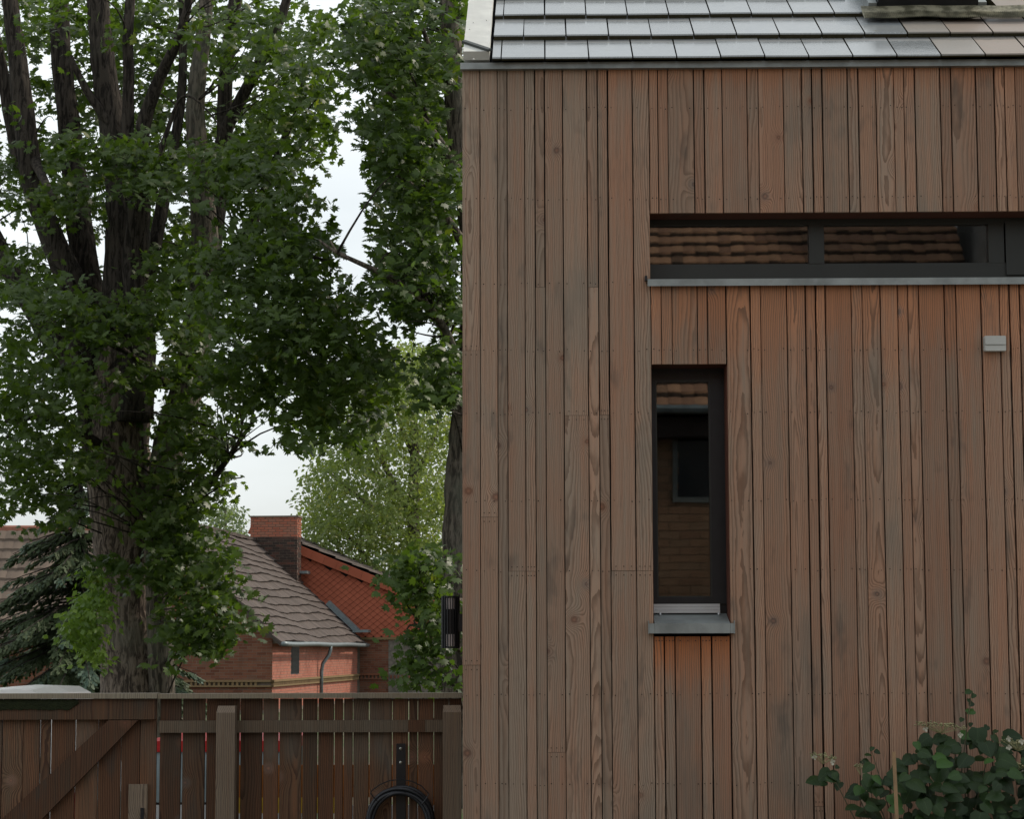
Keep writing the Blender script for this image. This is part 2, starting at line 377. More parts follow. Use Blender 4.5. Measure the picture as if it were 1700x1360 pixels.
sh = MB(); sh.box((.26, 2.6, ZB), (WALL_L - .21, 2.7, zt)); sh.box((.26, cy1 + .01, ZB - .05), (WALL_L - .21, 2.6, ZB)); sh.box((.26, cy1 + .01, zt - .3), (WALL_L - .21, 2.6, zt - .25))
sh.build('room_wall', M_ROOM, house)
MB().box((-.03, .05, 0), (WALL_L, DEPTH, ZB)).build('plinth', simple('plinth_concrete', (.22, .21, .2), .9), house)

# front boards
def plank_obj(x0, x1, z0, z1, gap=None, name='plank', depth=None):
    g = gap if gap is not None else random.choice([.003, .0038, .0045, .006, .008])
    cx, cz = (x0 + x1) / 2, (z0 + z1) / 2; hw = (x1 - x0) / 2 - g / 2; hh = (z1 - z0) / 2 - .0008
    y0 = random.uniform(-.0018, .0018)
    b = MB().board(-hw, hw, y0, y0 + .021, -hh, hh, .0018)
    o = b.build(name, M_CLAD, house, (cx, 0, cz), (0, random.uniform(-.0004, .0004), 0))
    boards.append((x0, x1, z0, z1)); return o
boards = []
cols_left = [767.2, 797.6, 826.8, 843.2, 872.6, 889.4, 906.5, 936.5, 977.6, 995.3, 1012.4, 1054.7, 1083.6]
joints = {0: [582, 1105], 1: [859], 3: [949], 4: [949], 5: [477], 6: [1250], 7: [690], 8: [477], 9: [689], 10: [948], 11: [948]}
xl = [hx(v, 700) for v in cols_left]; xl[-1] = X_OPEN
for i in range(len(xl) - 1):
    zs = [Z_EAVE - .004] + [hz(cols_left[i], j) for j in joints.get(i, [])] + [ZB]
    for a, b in zip(zs[:-1], zs[1:]): plank_obj(xl[i], xl[i+1], b, a)
top_px = [1092.8, 1109.4, 1151.8, 1169.9, 1199.5, 1241, 1259.8, 1301.6, 1331.9, 1348.8, 1366.3, 1408.4, 1426.2, 1455.9, 1485.2, 1501.9, 1520, 1562.9, 1580.2, 1622.3, 1652.5, 1670.3, 1687.5]
def extend(xs):
    k = 0; ws = [.083, .118, .047, .05, .118, .083, .047]
    while xs[-1] < WALL_L - .13: xs.append(xs[-1] + ws[k % 7]); k += 1
    xs.append(WALL_L); return xs
xt = extend([X_OPEN] + [hx(v, 230) for v in top_px])
for a, b in zip(xt[:-1], xt[1:]): plank_obj(a, b, Z_STRIP_TOP, Z_EAVE - .004)
xm = [X_OPEN] + [hx(v, 540) for v in (1098.2, 1115.7, 1157.6, 1175)] + [X_NAR1]
for a, b in zip(xm[:-1], xm[1:]): plank_obj(a, b, Z_NAR_TOP, Z_STRIP_BOT - .02)
mid_px = [1246, 1263.2, 1306.3, 1337.4, 1354.5, 1371, 1413.8, 1432, 1461.6, 1491.5, 1507.8, 1525.6, 1569, 1587.4, 1629.7, 1660, 1676.7, 1694]
xr = extend([X_NAR1] + [hx(v, 540) for v in mid_px])
for i, (a, b) in enumerate(zip(xr[:-1], xr[1:])):
    if i in (1, 4): zj = hz(1250, 1340 if i == 4 else 1290)
    else: zj = None
    if zj and i == 4: plank_obj(a, b, zj, Z_STRIP_BOT - .02); plank_obj(a, b, ZB, zj)
    else: plank_obj(a, b, ZB, Z_STRIP_BOT - .02)
    if a > STRIP_X1: plank_obj(a, b, Z_STRIP_BOT - .02, Z_STRIP_TOP)
xb = [X_OPEN] + [hx(v, 1100) for v in (1102.8, 1121.2, 1163.5, 1182)] + [X_NAR1]
for a, b in zip(xb[:-1], xb[1:]): plank_obj(a, b, ZB, Z_NAR_BOT - .055)
# side cladding (seen from a step to the left)
y = .026; k = 0
while y < DEPTH - .05:
    wv = (.083, .047, .118, .083, .047)[k % 5]; y1 = min(y + wv, DEPTH)
    zt_ = zt + min(y, DEPTH - y1) * math.tan(BETA) - .02
    cyy, czz = (y + y1) / 2, (ZB + zt_) / 2
    b = MB().board(-(y1 - y) / 2 + .002, (y1 - y) / 2 - .002, 0, .02, -(zt_ - ZB) / 2, (zt_ - ZB) / 2)
    b.build('plank', M_CLAD, house, (.003, cyy, czz), (0, 0, R(-90)))
    y = y1; k += 1
# nails
nl = MB(); rows = [hz(820, 181), hz(820, 331), hz(800, 472), hz(800, 583), hz(900, 687), hz(900, 832), hz(900, 948), hz(800, 1154), hz(1000, 1303)]
for (a, b, z0, z1) in boards:
    for zr in rows:
        if z0 + .01 < zr < z1 - .01:
            wd = b - a; ins = .012 if wd < .06 else .018
            for xx in (a + ins, b - ins):
                if random.random() < .86:
                    X = xx + random.uniform(-.003, .003); Zr = zr + random.uniform(-.006, .006); r = random.uniform(.0022, .0034)
                    nl.add([(X + r * math.cos(t * 1.047), -.0026, Zr + r * math.sin(t * 1.047)) for t in range(6)], [tuple(range(6))])
    for ze in (z0, z1):
        if ZB + .05 < ze < Z_EAVE - .05 and not (abs(ze - Z_STRIP_TOP) < .02 or abs(ze - Z_STRIP_BOT) < .05 or abs(ze - Z_NAR_TOP) < .02):
            for t_ in (.2, .5, .8):
                X = a + (b - a) * t_; Zr = ze + (.02 if ze == z0 else -.02) ; r = .0028
                nl.add([(X + r * math.cos(t * 1.047), -.0026, Zr + r * math.sin(t * 1.047)) for t in range(6)], [tuple(range(6))])
nl.build('nail', M_NAIL, house, kind='stuff')

# drip edge under the tiles
z_d0, z_d1 = hz(900, 113.5, -.03), hz(900, 103, -.03)
MB().box((-.006, -.032, z_d0), (WALL_L + .02, .02, z_d1)).build('eave_flashing', M_ZINC, house)

# ------------------------------------------------------------------ roof with single tiles
ROOF_Y0 = -.035; ROOF_Z0 = z_d1 - .004
sl = Vector((0, math.cos(BETA), math.sin(BETA))); nr = Vector((0, -math.sin(BETA), math.cos(BETA)))
MB().prism([(ROOF_Y0 + .03, ROOF_Z0 - .02), (DEPTH / 2, ROOF_Z0 + (DEPTH / 2 - ROOF_Y0 - .03) * math.tan(BETA) - .02), (DEPTH + .03, ROOF_Z0 - .02)], 0.01, WALL_L, 'x').build('roof_deck', M_CORE, house)
def on_roof(px, py, lift=.03):
    p = Vector((0, ROOF_Y0, ROOF_Z0)) + nr * lift
    Wp = hit(px, py, HOUSE.M @ p, HOUSE.M.to_3x3() @ nr); L = HOUSE.I @ Wp
    return L.x, (L - p).dot(sl)
s3 = on_roof(900, 96.5)[1]; s2 = on_roof(900, 59)[1]; s1 = on_roof(900, 25)[1]
G = (s1 - s3) / 2
joints_x = on_roof(904.6, 96)[0]; TW = (on_roof(1197, 96)[0] - on_roof(904.6, 96)[0]) / 4
def tilemat(name, c1, c2, rough, ior, moss=.5):
    m = N(name); g = m.new('TexCoord').outputs['Object']; x, y, z = m.sep(g)
    r = m.new('ObjectInfo').outputs['Random']
    gp = m.new('NewGeometry').outputs['Position']
    f = m.noise(gp, 16, 5, .6); f2 = m.noise(gp, 90, 3, .6)
    c = m.mix(f, c1, c2)
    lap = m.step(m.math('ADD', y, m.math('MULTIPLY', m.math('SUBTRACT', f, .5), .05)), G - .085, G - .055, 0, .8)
    c = m.mix(lap, c, (.045, .047, .045))  # reflection and shade of the course above, painted into the tile top
    lich = m.step(m.noise(gp, 28, 5, .7), .60, .68, 0, .5); c = m.mix(lich, c, (.16, .16, .11))
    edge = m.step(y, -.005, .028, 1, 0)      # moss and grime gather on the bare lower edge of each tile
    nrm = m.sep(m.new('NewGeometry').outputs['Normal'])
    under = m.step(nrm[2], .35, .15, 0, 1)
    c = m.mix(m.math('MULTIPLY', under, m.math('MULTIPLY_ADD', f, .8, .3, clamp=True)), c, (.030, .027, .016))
    v = m.math('MULTIPLY_ADD', r, .3, .85); c = m.mix(1.0, c, m.xyz(v, v, v), 'MULTIPLY')
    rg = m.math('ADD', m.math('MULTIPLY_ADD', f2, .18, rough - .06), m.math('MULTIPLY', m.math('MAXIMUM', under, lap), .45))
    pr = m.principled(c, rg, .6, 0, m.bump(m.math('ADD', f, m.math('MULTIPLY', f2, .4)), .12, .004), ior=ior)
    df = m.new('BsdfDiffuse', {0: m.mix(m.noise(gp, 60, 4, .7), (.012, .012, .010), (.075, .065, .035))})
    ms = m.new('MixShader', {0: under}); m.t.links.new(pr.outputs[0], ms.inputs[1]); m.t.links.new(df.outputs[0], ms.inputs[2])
    return m.done(ms)
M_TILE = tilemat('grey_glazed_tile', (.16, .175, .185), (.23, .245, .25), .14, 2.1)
M_TILEB = tilemat('tile_warm_reflection', (.27, .20, .155), (.22, .19, .16), .42, 1.5)
M_TILEM = tilemat('tile_half_warm_reflection', (.22, .205, .185), (.27, .235, .20), .33, 1.6)
TL = G + .085; TH = .032
tm = MB()
tn = 1.0
def tile_mesh(x0, x1, mat, lo=0.0):
    b = MB(); c = .004
    # local: x across, y up the slope, z normal; rounded nose
    prof = [(0, lo + .003), (0, TH - .006), (.006, TH), (TL, TH), (TL, lo), (.003, lo)]
    n = len(prof); vs = [(x0, a, h) for a, h in prof] + [(x1, a, h) for a, h in prof]
    b.add(vs, [tuple(range(n)), tuple(reversed(range(n, 2*n)))] + [(i, i+n, (i+1) % n + n, (i+1) % n) for i in range(n)])
    me = bpy.data.meshes.new('roof_tile'); me.from_pydata(b.v, [], b.f); me.materials.append(mat); me.update(); return me
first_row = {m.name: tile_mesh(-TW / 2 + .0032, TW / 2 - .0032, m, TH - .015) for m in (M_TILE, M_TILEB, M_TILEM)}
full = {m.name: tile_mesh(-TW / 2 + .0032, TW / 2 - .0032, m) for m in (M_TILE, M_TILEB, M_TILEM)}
XV = on_roof(817.5, 96)[0]
sky_x0, sky_x1 = on_roof(1449, 20)[0], on_roof(1640, 10)[0]
NR = 9
tilt = math.atan2(.024, G)
for k in range(NR):
    s = s3 + k * G
    off = 0 if k % 2 == 0 else .5
    i0 = int(math.floor((XV - joints_x) / TW - 1))
    for i in range(i0, 30):
        a = joints_x + (i + off) * TW; b = a + TW
        if b < XV + .01 or a > WALL_L - .05: continue
        cxm = (a + b) / 2
        if 2 <= k <= 4 and sky_x0 - .02 < cxm < sky_x1 + .06: continue
        pxw = 850 + (HOUSE.M @ Vector((cxm, 0, 5))).x / 10.9 * F
        pr = (pxw - 1480) / 110 + random.uniform(-.25, .25)
        mat = M_TILE if pr < 0 else (M_TILEM if pr < .75 else M_TILEB)  # warm reflection towards the right is put into the brown tile colours
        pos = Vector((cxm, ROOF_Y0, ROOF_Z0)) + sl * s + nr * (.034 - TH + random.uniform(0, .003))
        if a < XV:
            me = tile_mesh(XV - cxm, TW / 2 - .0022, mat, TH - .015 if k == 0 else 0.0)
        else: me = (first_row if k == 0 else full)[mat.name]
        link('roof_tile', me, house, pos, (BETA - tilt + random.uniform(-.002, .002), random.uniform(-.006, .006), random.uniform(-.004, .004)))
# verge sheet with the small lap seam, ridge
vx0, vx1 = hx(769.6, 100), hx(813, 100)
vm = MB(); o3 = Vector((0, ROOF_Y0, ROOF_Z0))
Mr = Matrix.Translation(o3) @ Matrix.Rotation(BETA, 4, 'X')
slen = (DEPTH / 2 - ROOF_Y0) / math.cos(BETA)
vm.box((vx0, 0.012, .012), (vx1, slen, .055), Mr); vm.box((vx0 + .002, .06, -.05), (vx1 - .002, slen - .01, .0115), Mr)
vm.build('verge_flashing', M_ZINC_PALE, house)
lap = MB(); sA = on_roof(771, 70, .056)[1]; sB = on_roof(815, 84, .056)[1]
ang = math.atan2(sB - sA, vx1 - vx0)
lap.box((0, -.011, 0), ((vx1 - vx0) / math.cos(ang) + .006, .011, .012), Mr @ Matrix.Translation((vx0 - .002, sA, .0555)) @ Matrix.Rotation(ang, 4, 'Z'))
lap.build('lap_seam', simple('seam_metal', (.07, .078, .075), .5, .5), house)
for (ppx, ppy) in ((786, 37), (808, 33), (786, 97), (780, 48)):
    xs_, ss_ = on_roof(ppx, ppy, .056)
    MB().tube([Mr @ Vector((xs_, ss_, .054)), Mr @ Vector((xs_, ss_, .0585))], [.005, .0025], 8).build('rivet', M_ZINC_PALE, house)
MB().tube([(0, DEPTH / 2, ROOF_Z0 + (DEPTH / 2 - ROOF_Y0) * math.tan(BETA) + .02), (WALL_L, DEPTH / 2, ROOF_Z0 + (DEPTH / 2 - ROOF_Y0) * math.tan(BETA) + .02)], .10, 10).build('ridge_cap', M_TILE, house)
Mb = Matrix.Translation((0, DEPTH - ROOF_Y0, ROOF_Z0)) @ Matrix.Rotation(math.pi - BETA, 4, 'X')
MB().box((0, 0, -.03), (WALL_L, slen, -.005), Mb).build('rear_roof', M_TILE, house)
# roof window
skl = on_roof(1457, 13, .05); sk1 = on_roof(1622, 10, .05)[0]
roofwin = MB(); s0 = skl[1]; fx0, fx1 = skl[0], sk1
for (a, b) in (((fx0, s0, .05), (fx0 + .06, s0 + 1.1, .14)), ((fx1 - .06, s0, .05), (fx1, s0 + 1.1, .14)), ((fx0 + .06, s0, .05), (fx1 - .06, s0 + .07, .14)), ((fx0 + .06, s0 + 1.03, .05), (fx1 - .06, s0 + 1.1, .14))):
    roofwin.box(a, b, Mr)
rw = roofwin.build('roof_window', M_BLACKMET, house)
MB().box((fx0 + .062, s0 + .072, .10), (fx1 - .062, s0 + 1.028, .115), Mr).build('pane', M_GLASS, rw)
MB().box((fx0 - .045, s0 + .01, .012), (fx0 - .004, s0 + 1.1, .075), Mr).build('side_flashing', M_ZINC, rw)
MB().box((fx1 + .004, s0 + .01, .012), (fx1 + .045, s0 + 1.1, .075), Mr).build('side_flashing', M_ZINC, rw)
# pleated apron laid over the tiles below the roof window
ml = N('lead_apron'); gp = ml.new('NewGeometry').outputs['Position']
c_ = ml.mix(ml.step(ml.noise(gp, 12, 6, .7), .38, .6), (.075, .070, .042), (.27, .25, .175))
M_APRON = ml.done(ml.principled(c_, .6, .4, .2))
ap = MB(); nA = 200; xa0 = on_roof(1432, 28)[0]; xa1 = on_roof(1720, 28)[0] + .1
sa0 = on_roof(1560, 30, .04)[1]; vs_, fs_ = [], []
for i in range(nA + 1):
    X = xa0 + (xa1 - xa0) * i / nA
    wv = .0045 * (1 if i % 2 else -1); lw_ = .004 * math.sin(X * 9) + .003 * math.sin(X * 23)
    for j, (ss_, hh_) in enumerate(((sa0 + lw_ * 1.2, .046), (sa0 + .085 + lw_, .052), (sa0 + .092, .049), (s0 + .0, .062))):
        vs_.append(Mr @ Vector((X, ss_, hh_ + lw_ * .4 + (wv if j < 2 else 0))))
for i in range(nA):
    for j in range(3): fs_.append((i*4+j, (i+1)*4+j, (i+1)*4+j+1, i*4+j+1))
ap.add(vs_, fs_); ap.build('apron', M_APRON, rw)

# ------------------------------------------------------------------ windows of the timber house
RD = .165
ux = lambda px, py=410: hx(px, py, RD)
uz = lambda px, py: hz(px, py, RD)
# strip window
def box_part(name, a, b, mat, parent): return MB().box(a, b).build(name, mat, parent)
fz0 = uz(1100, 462.5) ; fz1 = Z_STRIP_TOP + .0
xa = X_OPEN - .004
sw = MB()
gz0, gz1 = uz(1200, 438.5), uz(1200, 374)
frame_y0, frame_y1 = RD, RD + .06
xg = [ux(1062), ux(1343), ux(1368), ux(1641)]
xs2 = ux(1668)
sw.box((xa, frame_y0, Z_STRIP_BOT - .03), (STRIP_X1, frame_y1, gz0))
sw.box((xa, frame_y0, gz1), (STRIP_X1, frame_y1, Z_STRIP_TOP + .02))
sw.box((xg[1], frame_y0 - .004, gz0), (xg[2], frame_y1 - .004, gz1))
sw.box((xg[3], frame_y0 - .002, gz0), (xs2 - .003, frame_y1 - .002, gz1))
sw.box((xs2 + .003, frame_y0 - .012, gz0 - .06), (xs2 + .10, frame_y1 - .01, gz1 + .01))
sw.box((STRIP_X1 - .1, frame_y0 - .002, gz0), (STRIP_X1 - .01, frame_y1 - .002, gz1))
strip = empty('strip_window', label=None); strip.parent = house
sw.build('frame', M_FRAME, strip)
for a, b in ((xa, xg[1] + .005), (xg[2] - .005, xg[3] + .005), (xs2 + .09, STRIP_X1 - .09)):
    MB().box((a, RD + .02, gz0 - .01), (b, RD + .034, gz1 + .01)).build('pane', M_GLASS, strip)
sz0, sz1 = hz(1078, 475, -.03), hz(1078, 463.5, -.03)
si = MB(); xs0 = hx(1075, 470, -.03)
si.prism([(-.032, sz0), (-.032, sz1), (RD + .0, sz1 + .03), (RD, sz1 + .024), (-.028, sz1 - .006), (-.028, sz0)], xs0, STRIP_X1 + .02, 'x')
si.build('sill', M_ZINC, strip)
MB().box((xs0 - .012, -.036, sz1 - .006), (xs0 - .001, .0, sz1 + .016)).build('sill_end_cap', M_BLACKMET, strip)
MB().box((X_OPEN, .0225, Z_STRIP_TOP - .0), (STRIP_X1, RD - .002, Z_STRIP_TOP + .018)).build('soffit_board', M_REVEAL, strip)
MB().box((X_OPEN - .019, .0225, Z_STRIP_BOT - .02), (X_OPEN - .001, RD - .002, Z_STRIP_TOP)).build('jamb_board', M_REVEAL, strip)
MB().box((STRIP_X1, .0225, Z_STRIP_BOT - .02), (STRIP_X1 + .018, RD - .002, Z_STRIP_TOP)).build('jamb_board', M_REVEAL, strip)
# narrow window
nw = empty('narrow_window'); nw.parent = house
ny0 = uz(1140, 1003)
gx0, gx1 = ux(1089.5, 800), ux(1180, 800); gzb, gzt = uz(1140, 992), uz(1140, 632)
fr = MB()
fr.box((X_NAR0 - .004, RD, ny0), (gx0, RD + .06, Z_NAR_TOP + .01)); fr.box((gx1, RD, ny0), (X_NAR1 + .004, RD + .06, Z_NAR_TOP + .01))
fr.box((gx0, RD + .001, ny0), (gx1, RD + .06, gzb)); fr.box((gx0, RD + .001, gzt), (gx1, RD + .06, Z_NAR_TOP + .01))
fr.build('frame', M_BLACKMET, nw)
bd = MB(); t_ = .006
for a, b in (((gx0, RD + .003, gzb), (gx0 + t_, RD + .02, gzt)), ((gx1 - t_, RD + .003, gzb), (gx1, RD + .02, gzt)), ((gx0 + t_, RD + .003, gzb), (gx1 - t_, RD + .02, gzb + t_)), ((gx0 + t_, RD + .003, gzt - t_), (gx1 - t_, RD + .02, gzt))): bd.box(a, b)
bd.build('glazing_bead', M_FRAME, nw)
MB().box((gx0 - .005, RD + .02, gzb - .005), (gx1 + .005, RD + .034, gzt + .005)).build('pane', M_GLASS, nw)
al = MB(); za0, za1 = uz(1140, 1018.5), ny0
for k in range(3):
    d_ = .012 if k == 0 else .006 - .003 * k
    al.box((X_NAR0 + .002, RD - .006 - d_, za0 + (za1 - za0) * k / 3 + .0005), (ux(1195, 1010), RD + .02, za0 + (za1 - za0) * (k + 1) / 3 - .0005))
al.build('aluminium_rail', M_ALU, nw)
MB().box((X_NAR0, RD + .01, za0 - .05), (X_NAR1, RD + .05, za1)).build('sub_frame', M_BLACKMET, nw)
nx0, nx1 = hx(1077.5, 1045, -.03), hx(1219, 1045, -.03)
nz0, nz1 = hz(1140, 1052, -.03), hz(1140, 1035.5, -.03); nzb = uz(1140, 1019)
si = MB(); si.prism([(-.034, nz0), (-.034, nz1), (RD + .009, nzb), (RD + .009, nzb - .006), (-.029, nz1 - .007), (-.029, nz0)], X_NAR0 + .002, X_NAR1 - .002, 'x')
si.box((nx0, -.0345, nz0), (X_NAR0 + .001, -.002, nz1)); si.box((X_NAR1 - .001, -.0345, nz0), (nx1, -.002, nz1))
si.build('sill', M_ZINC, nw)
for xe in (nx0 - .003, nx1): MB().box((xe, -.037, nz0 - .002), (xe + .003, -.001, nz1 + .013)).build('sill_end_cap', M_ZINC, nw)
for xe in (.035, X_NAR1 - X_NAR0 - .04): MB().tube([(X_NAR0 + xe, RD - .03, nzb - .006), (X_NAR0 + xe, RD - .031, nzb + .004)], [.006, .004], 8).build('screw', M_ALU, nw)
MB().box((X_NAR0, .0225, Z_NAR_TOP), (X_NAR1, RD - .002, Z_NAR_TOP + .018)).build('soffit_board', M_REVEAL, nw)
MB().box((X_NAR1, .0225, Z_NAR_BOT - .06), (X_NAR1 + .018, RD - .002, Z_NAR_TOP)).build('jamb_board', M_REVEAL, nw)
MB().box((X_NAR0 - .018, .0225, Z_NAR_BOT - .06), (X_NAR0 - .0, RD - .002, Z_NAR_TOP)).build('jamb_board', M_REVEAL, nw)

# ------------------------------------------------------------------ lamp and sensor on the walls
lc = HOUSE.on_y(748, 1033, .0); LY = .16; LP = HOUSE.on_y(748, 1033, LY)
lz0, lz1 = HOUSE.on_y(748, 1077, LY).z, HOUSE.on_y(748, 990, LY).z; lr = (HOUSE.on_y(763.5, 1033, LY).x - HOUSE.on_y(732.5, 1033, LY).x) / 2
lamp = empty('wall_lamp', HOUSE.M @ Vector((LP.x, LY, lz0)), HOUSE.rz, 'black ribbed cylinder wall lamp on the side of the timber house', 'wall lamp')
LH = lz1 - lz0
MB().tube([(0, 0, LH * .27), (0, 0, LH * .75)], lr * .8, 20).build('lamp_body', M_BLACKMET, lamp, smooth=False)
M_FROST = simple('frosted_diffuser', (.75, .66, .64), .5)
MB().tube([(0, 0, .01), (0, 0, LH * .27)], lr * .80, 16).build('diffuser', M_FROST, lamp)
MB().tube([(0, 0, LH * .75), (0, 0, LH - .01)], lr * .80, 16).build('diffuser', M_FROST, lamp)
slat = MB().box((-.0022, -lr, 0), (.0022, -lr + .012, LH)); slo = None
for k in range(20):
    a = 2 * math.pi * k / 20
    if slo is None: slo = slat.build('slat', M_BLACKMET, lamp, rot=(0, 0, a))
    else: link('slat', slo.data, lamp, rot=(0, 0, a))
MB().tube([(0, 0, 0), (0, 0, .006)], lr - .003, 20).build('base_ring', M_BLACKMET, lamp)
MB().tube([(0, 0, LH - .006), (0, 0, LH - .0005)], lr - .003, 20).build('top_ring', M_BLACKMET, lamp)
MB().box((lr * .5, -.018, LH * .32), (-LP.x - .001, .018, LH * .66)).build('bracket', M_BLACKMET, lamp)

bx0, bx1 = hx(1635, 570, -.04), hx(1671, 570, -.04); bz0, bz1 = hz(1650, 582.5, -.04), hz(1650, 557, -.04)
sens = empty('sensor_box', HOUSE.M @ Vector(((bx0 + bx1) / 2, 0, bz0)), HOUSE.rz, 'small pale grey plastic box screwed to the boards below the strip window', 'sensor')
hw = (bx1 - bx0) / 2; hh = bz1 - bz0
def rounded(w2, y0, y1, z0, z1, r=.006):
    poly = []
    for cxx, czz, a0 in ((w2 - r, z1 - r, 0), (-w2 + r, z1 - r, 90), (-w2 + r, z0 + r, 180), (w2 - r, z0 + r, 270)):
        for k in range(4): a = R(a0 + k * 30); poly.append((cxx + r * math.cos(a), czz + r * math.sin(a)))
    return MB().prism(poly, y0, y1, 'y')
rounded(hw, -.028, -.002, 0, hh).build('box_body', M_GREYBOX, sens)
rounded(hw - .002, -.04, -.0285, hh * .42, hh - .001).build('box_lid', M_GREYBOX, sens)
rounded(hw - .002, -.036, -.0285, .001, hh * .39).build('box_cover', M_GREYBOX, sens)

# ------------------------------------------------------------------ timber fence and gate
FY = 11.0
fx = lambda px, py=1250, Y=FY: P(px, py, Y).x
fzz = lambda py, px=400, Y=FY: P(px, py, Y).z
fence = empty('timber_fence', (fx(262), FY, 0), 0, 'low brown board fence with cap rail ending at the timber house corner', 'fence')
FO = Vector((fx(262), FY, 0))
def fboard(parent, O, px0, px1, py_top, mat, Y0=FY, th=.02, gap=.0035, pyb=None, name='plank', tz=None):
    x0, x1 = fx(px0, 1260, Y0) + gap / 2, fx(px1, 1260, Y0) - gap / 2
    z1 = P(px0, py_top, Y0).z; z0 = .04 if pyb is None else P(px0, pyb, Y0).z
    cx, cz = (x0 + x1) / 2, (z0 + z1) / 2
    return MB().board(-(x1 - x0) / 2, (x1 - x0) / 2, 0, th, -(z1 - z0) / 2, (z1 - z0) / 2).build(name, mat, parent, (cx - O.x, Y0 - O.y + random.uniform(-.001, .001), cz), (0, random.uniform(-.002, .002), 0))
CAPZ = fzz(1160)
M_RAILC = wood('cap_rail_wood', ((.26, .21, .145), (.22, .18, .12)), (.25, .215, .16), (.15, .12, .09), None, greyness=.6, knots=0)
fb = [263.5, 301, 341, 398, 436, 462.5, 501, 527, 554.5, 570, 586, 612.5, 651, 678.5, 693.5, 720, 745, 766]
gp_ = [.009, .010, .009, .007, .006, .007, .006, .006, .006, .005, .004, .005, .006, .004, .003, .003, .003]
for i in range(len(fb) - 1):
    fboard(fence, FO, fb[i], fb[i+1], 1160.5, M_FENCE, gap=gp_[i])
MB().box((fx(264) - FO.x, -.055, CAPZ + .0005), (fx(767) - FO.x, .05, CAPZ + .024)).build('cap_rail', M_RAILC, fence)
rz0, rz1 = fzz(1217, Y=FY - .035), fzz(1197, Y=FY - .035)
MB().box((fx(265) - FO.x, -.036, rz0), (fx(678) - FO.x, -.003, rz1)).build('rail', M_RAIL, fence)
MB().box((fx(678.3) - FO.x, -.037, rz0), (fx(706) - FO.x, -.003, rz1)).build('rail', M_FENCE, fence, label='short reddish patch piece of the rail')
MB().box((fx(706.3) - FO.x, -.036, rz0), (fx(736) - FO.x, -.003, rz1)).build('rail', M_RAIL, fence)
for a, b, pt in ((359, 390, 1173), (735, 765.5, 1172)):
    Yp = FY - .12; x0, x1 = fx(a, 1200, Yp), fx(b, 1200, Yp); zt_ = P(a, pt, Yp).z; zc = P(a, pt + 11, Yp).z
    cx = (x0 + x1) / 2; h2 = (x1 - x0) / 2; q = .008
    pm = MB().prism([(-h2, 0), (h2, 0), (h2, zc - .004), (h2 - .003, zc), (h2 - .003, zc), (-h2 + .003, zc), (-h2, zc - .004)], 0, .085, 'y')
    pm = MB(); pm.add([(-h2, 0, 0), (h2, 0, 0), (h2, .083, 0), (-h2, .083, 0), (-h2, 0, zc), (h2, 0, zc), (h2, .083, zt_), (-h2, .083, zt_), (-h2 + .004, .03, zt_), (h2 - .004, .03, zt_)],
       [(0, 3, 2, 1), (0, 1, 5, 4), (1, 2, 6, 9, 5), (2, 3, 7, 6), (3, 0, 4, 8, 7), (4, 5, 9, 8), (8, 9, 6, 7)])
    pm.build('post', M_POST, fence, (cx - FO.x, -.12, 0))

M_CAP = M_RAILC
gate = empty('timber_gate', (fx(130), FY, 0), 0, 'brown board gate with diagonal brace and mossy top rail', 'gate')
GO = Vector((fx(130), FY, 0))
gb = [-60, -30, 3, 38, 65.5, 84, 125, 162, 201, 232, 260]
gg = [.003, .003, .003, .002, .007, .006, .002, .006, .002, .004]
for i in range(len(gb) - 1): fboard(gate, GO, gb[i], gb[i+1], 1161, M_FENCE, gap=gg[i])
MB().box((fx(-70) - GO.x, -.06, CAPZ + .002), (fx(263) - GO.x, .05, CAPZ + .027)).build('cap_rail', M_CAP, gate)
MB().box((fx(-70) - GO.x, -.036, fzz(1195.5, 100, FY - .035)), (fx(258.5) - GO.x, -.003, CAPZ - .001)).build('rail', M_FENCE, gate)
mm = N('moss'); gq = mm.new('NewGeometry').outputs['Position']
M_MOSS = mm.done(mm.principled(mm.mix(mm.noise(gq, 40, 4), (.012, .014, .010), (.035, .042, .018)), .95, .1, 0, mm.bump(mm.noise(gq, 120, 4), .8, .01)))
ms_ = MB(); xs = np.linspace(fx(-70) - GO.x, fx(132) - GO.x, 46)
vs_ = []
for i, X in enumerate(xs):
    e = min(1, (xs[-1] - X) / .05); zb = fzz(1179, 60, FY - .05) + random.uniform(-.004, .004) + (1 - e) * .03
    vs_ += [(X, -.0425, CAPZ - .001), (X, -.046 + random.uniform(-.001, .001), (CAPZ + zb) / 2), (X, -.0425, zb), (X, -.0365, zb - .001)]
ms_.add(vs_, [(i*4+j, i*4+j+1, (i+1)*4+j+1, (i+1)*4+j) for i in range(len(xs) - 1) for j in range(3)])
ms_.build('moss', M_MOSS, gate)
# brace
Yb = FY - .036
a0, a1, b0, b1 = P(180, 1196.5, Yb), P(229, 1196.5, Yb), P(12, 1352, Yb), P(78, 1352, Yb)
e_ = 1.9
c0 = a0 + (b0 - a0) * e_; c1 = a1 + (b1 - a1) * e_
br = MB(); poly = [(v.x - GO.x, v.z) for v in (a0, c0, c1, a1)]
br.prism(poly, -.036, -.003, 'y'); bo = br.build('brace', M_FENCE, gate)
bl = MB().board(-.046, .046, 0, .02, -.12, .12, .005).build('latch_block', M_POST, gate, (fx(231) - GO.x, -.023, fzz(1302) - .12))
MB().box((fx(236.5) - GO.x, -.034, fzz(1375)), (fx(242) - GO.x, -.0235, fzz(1341))).build('latch', M_BLACKMET, gate)

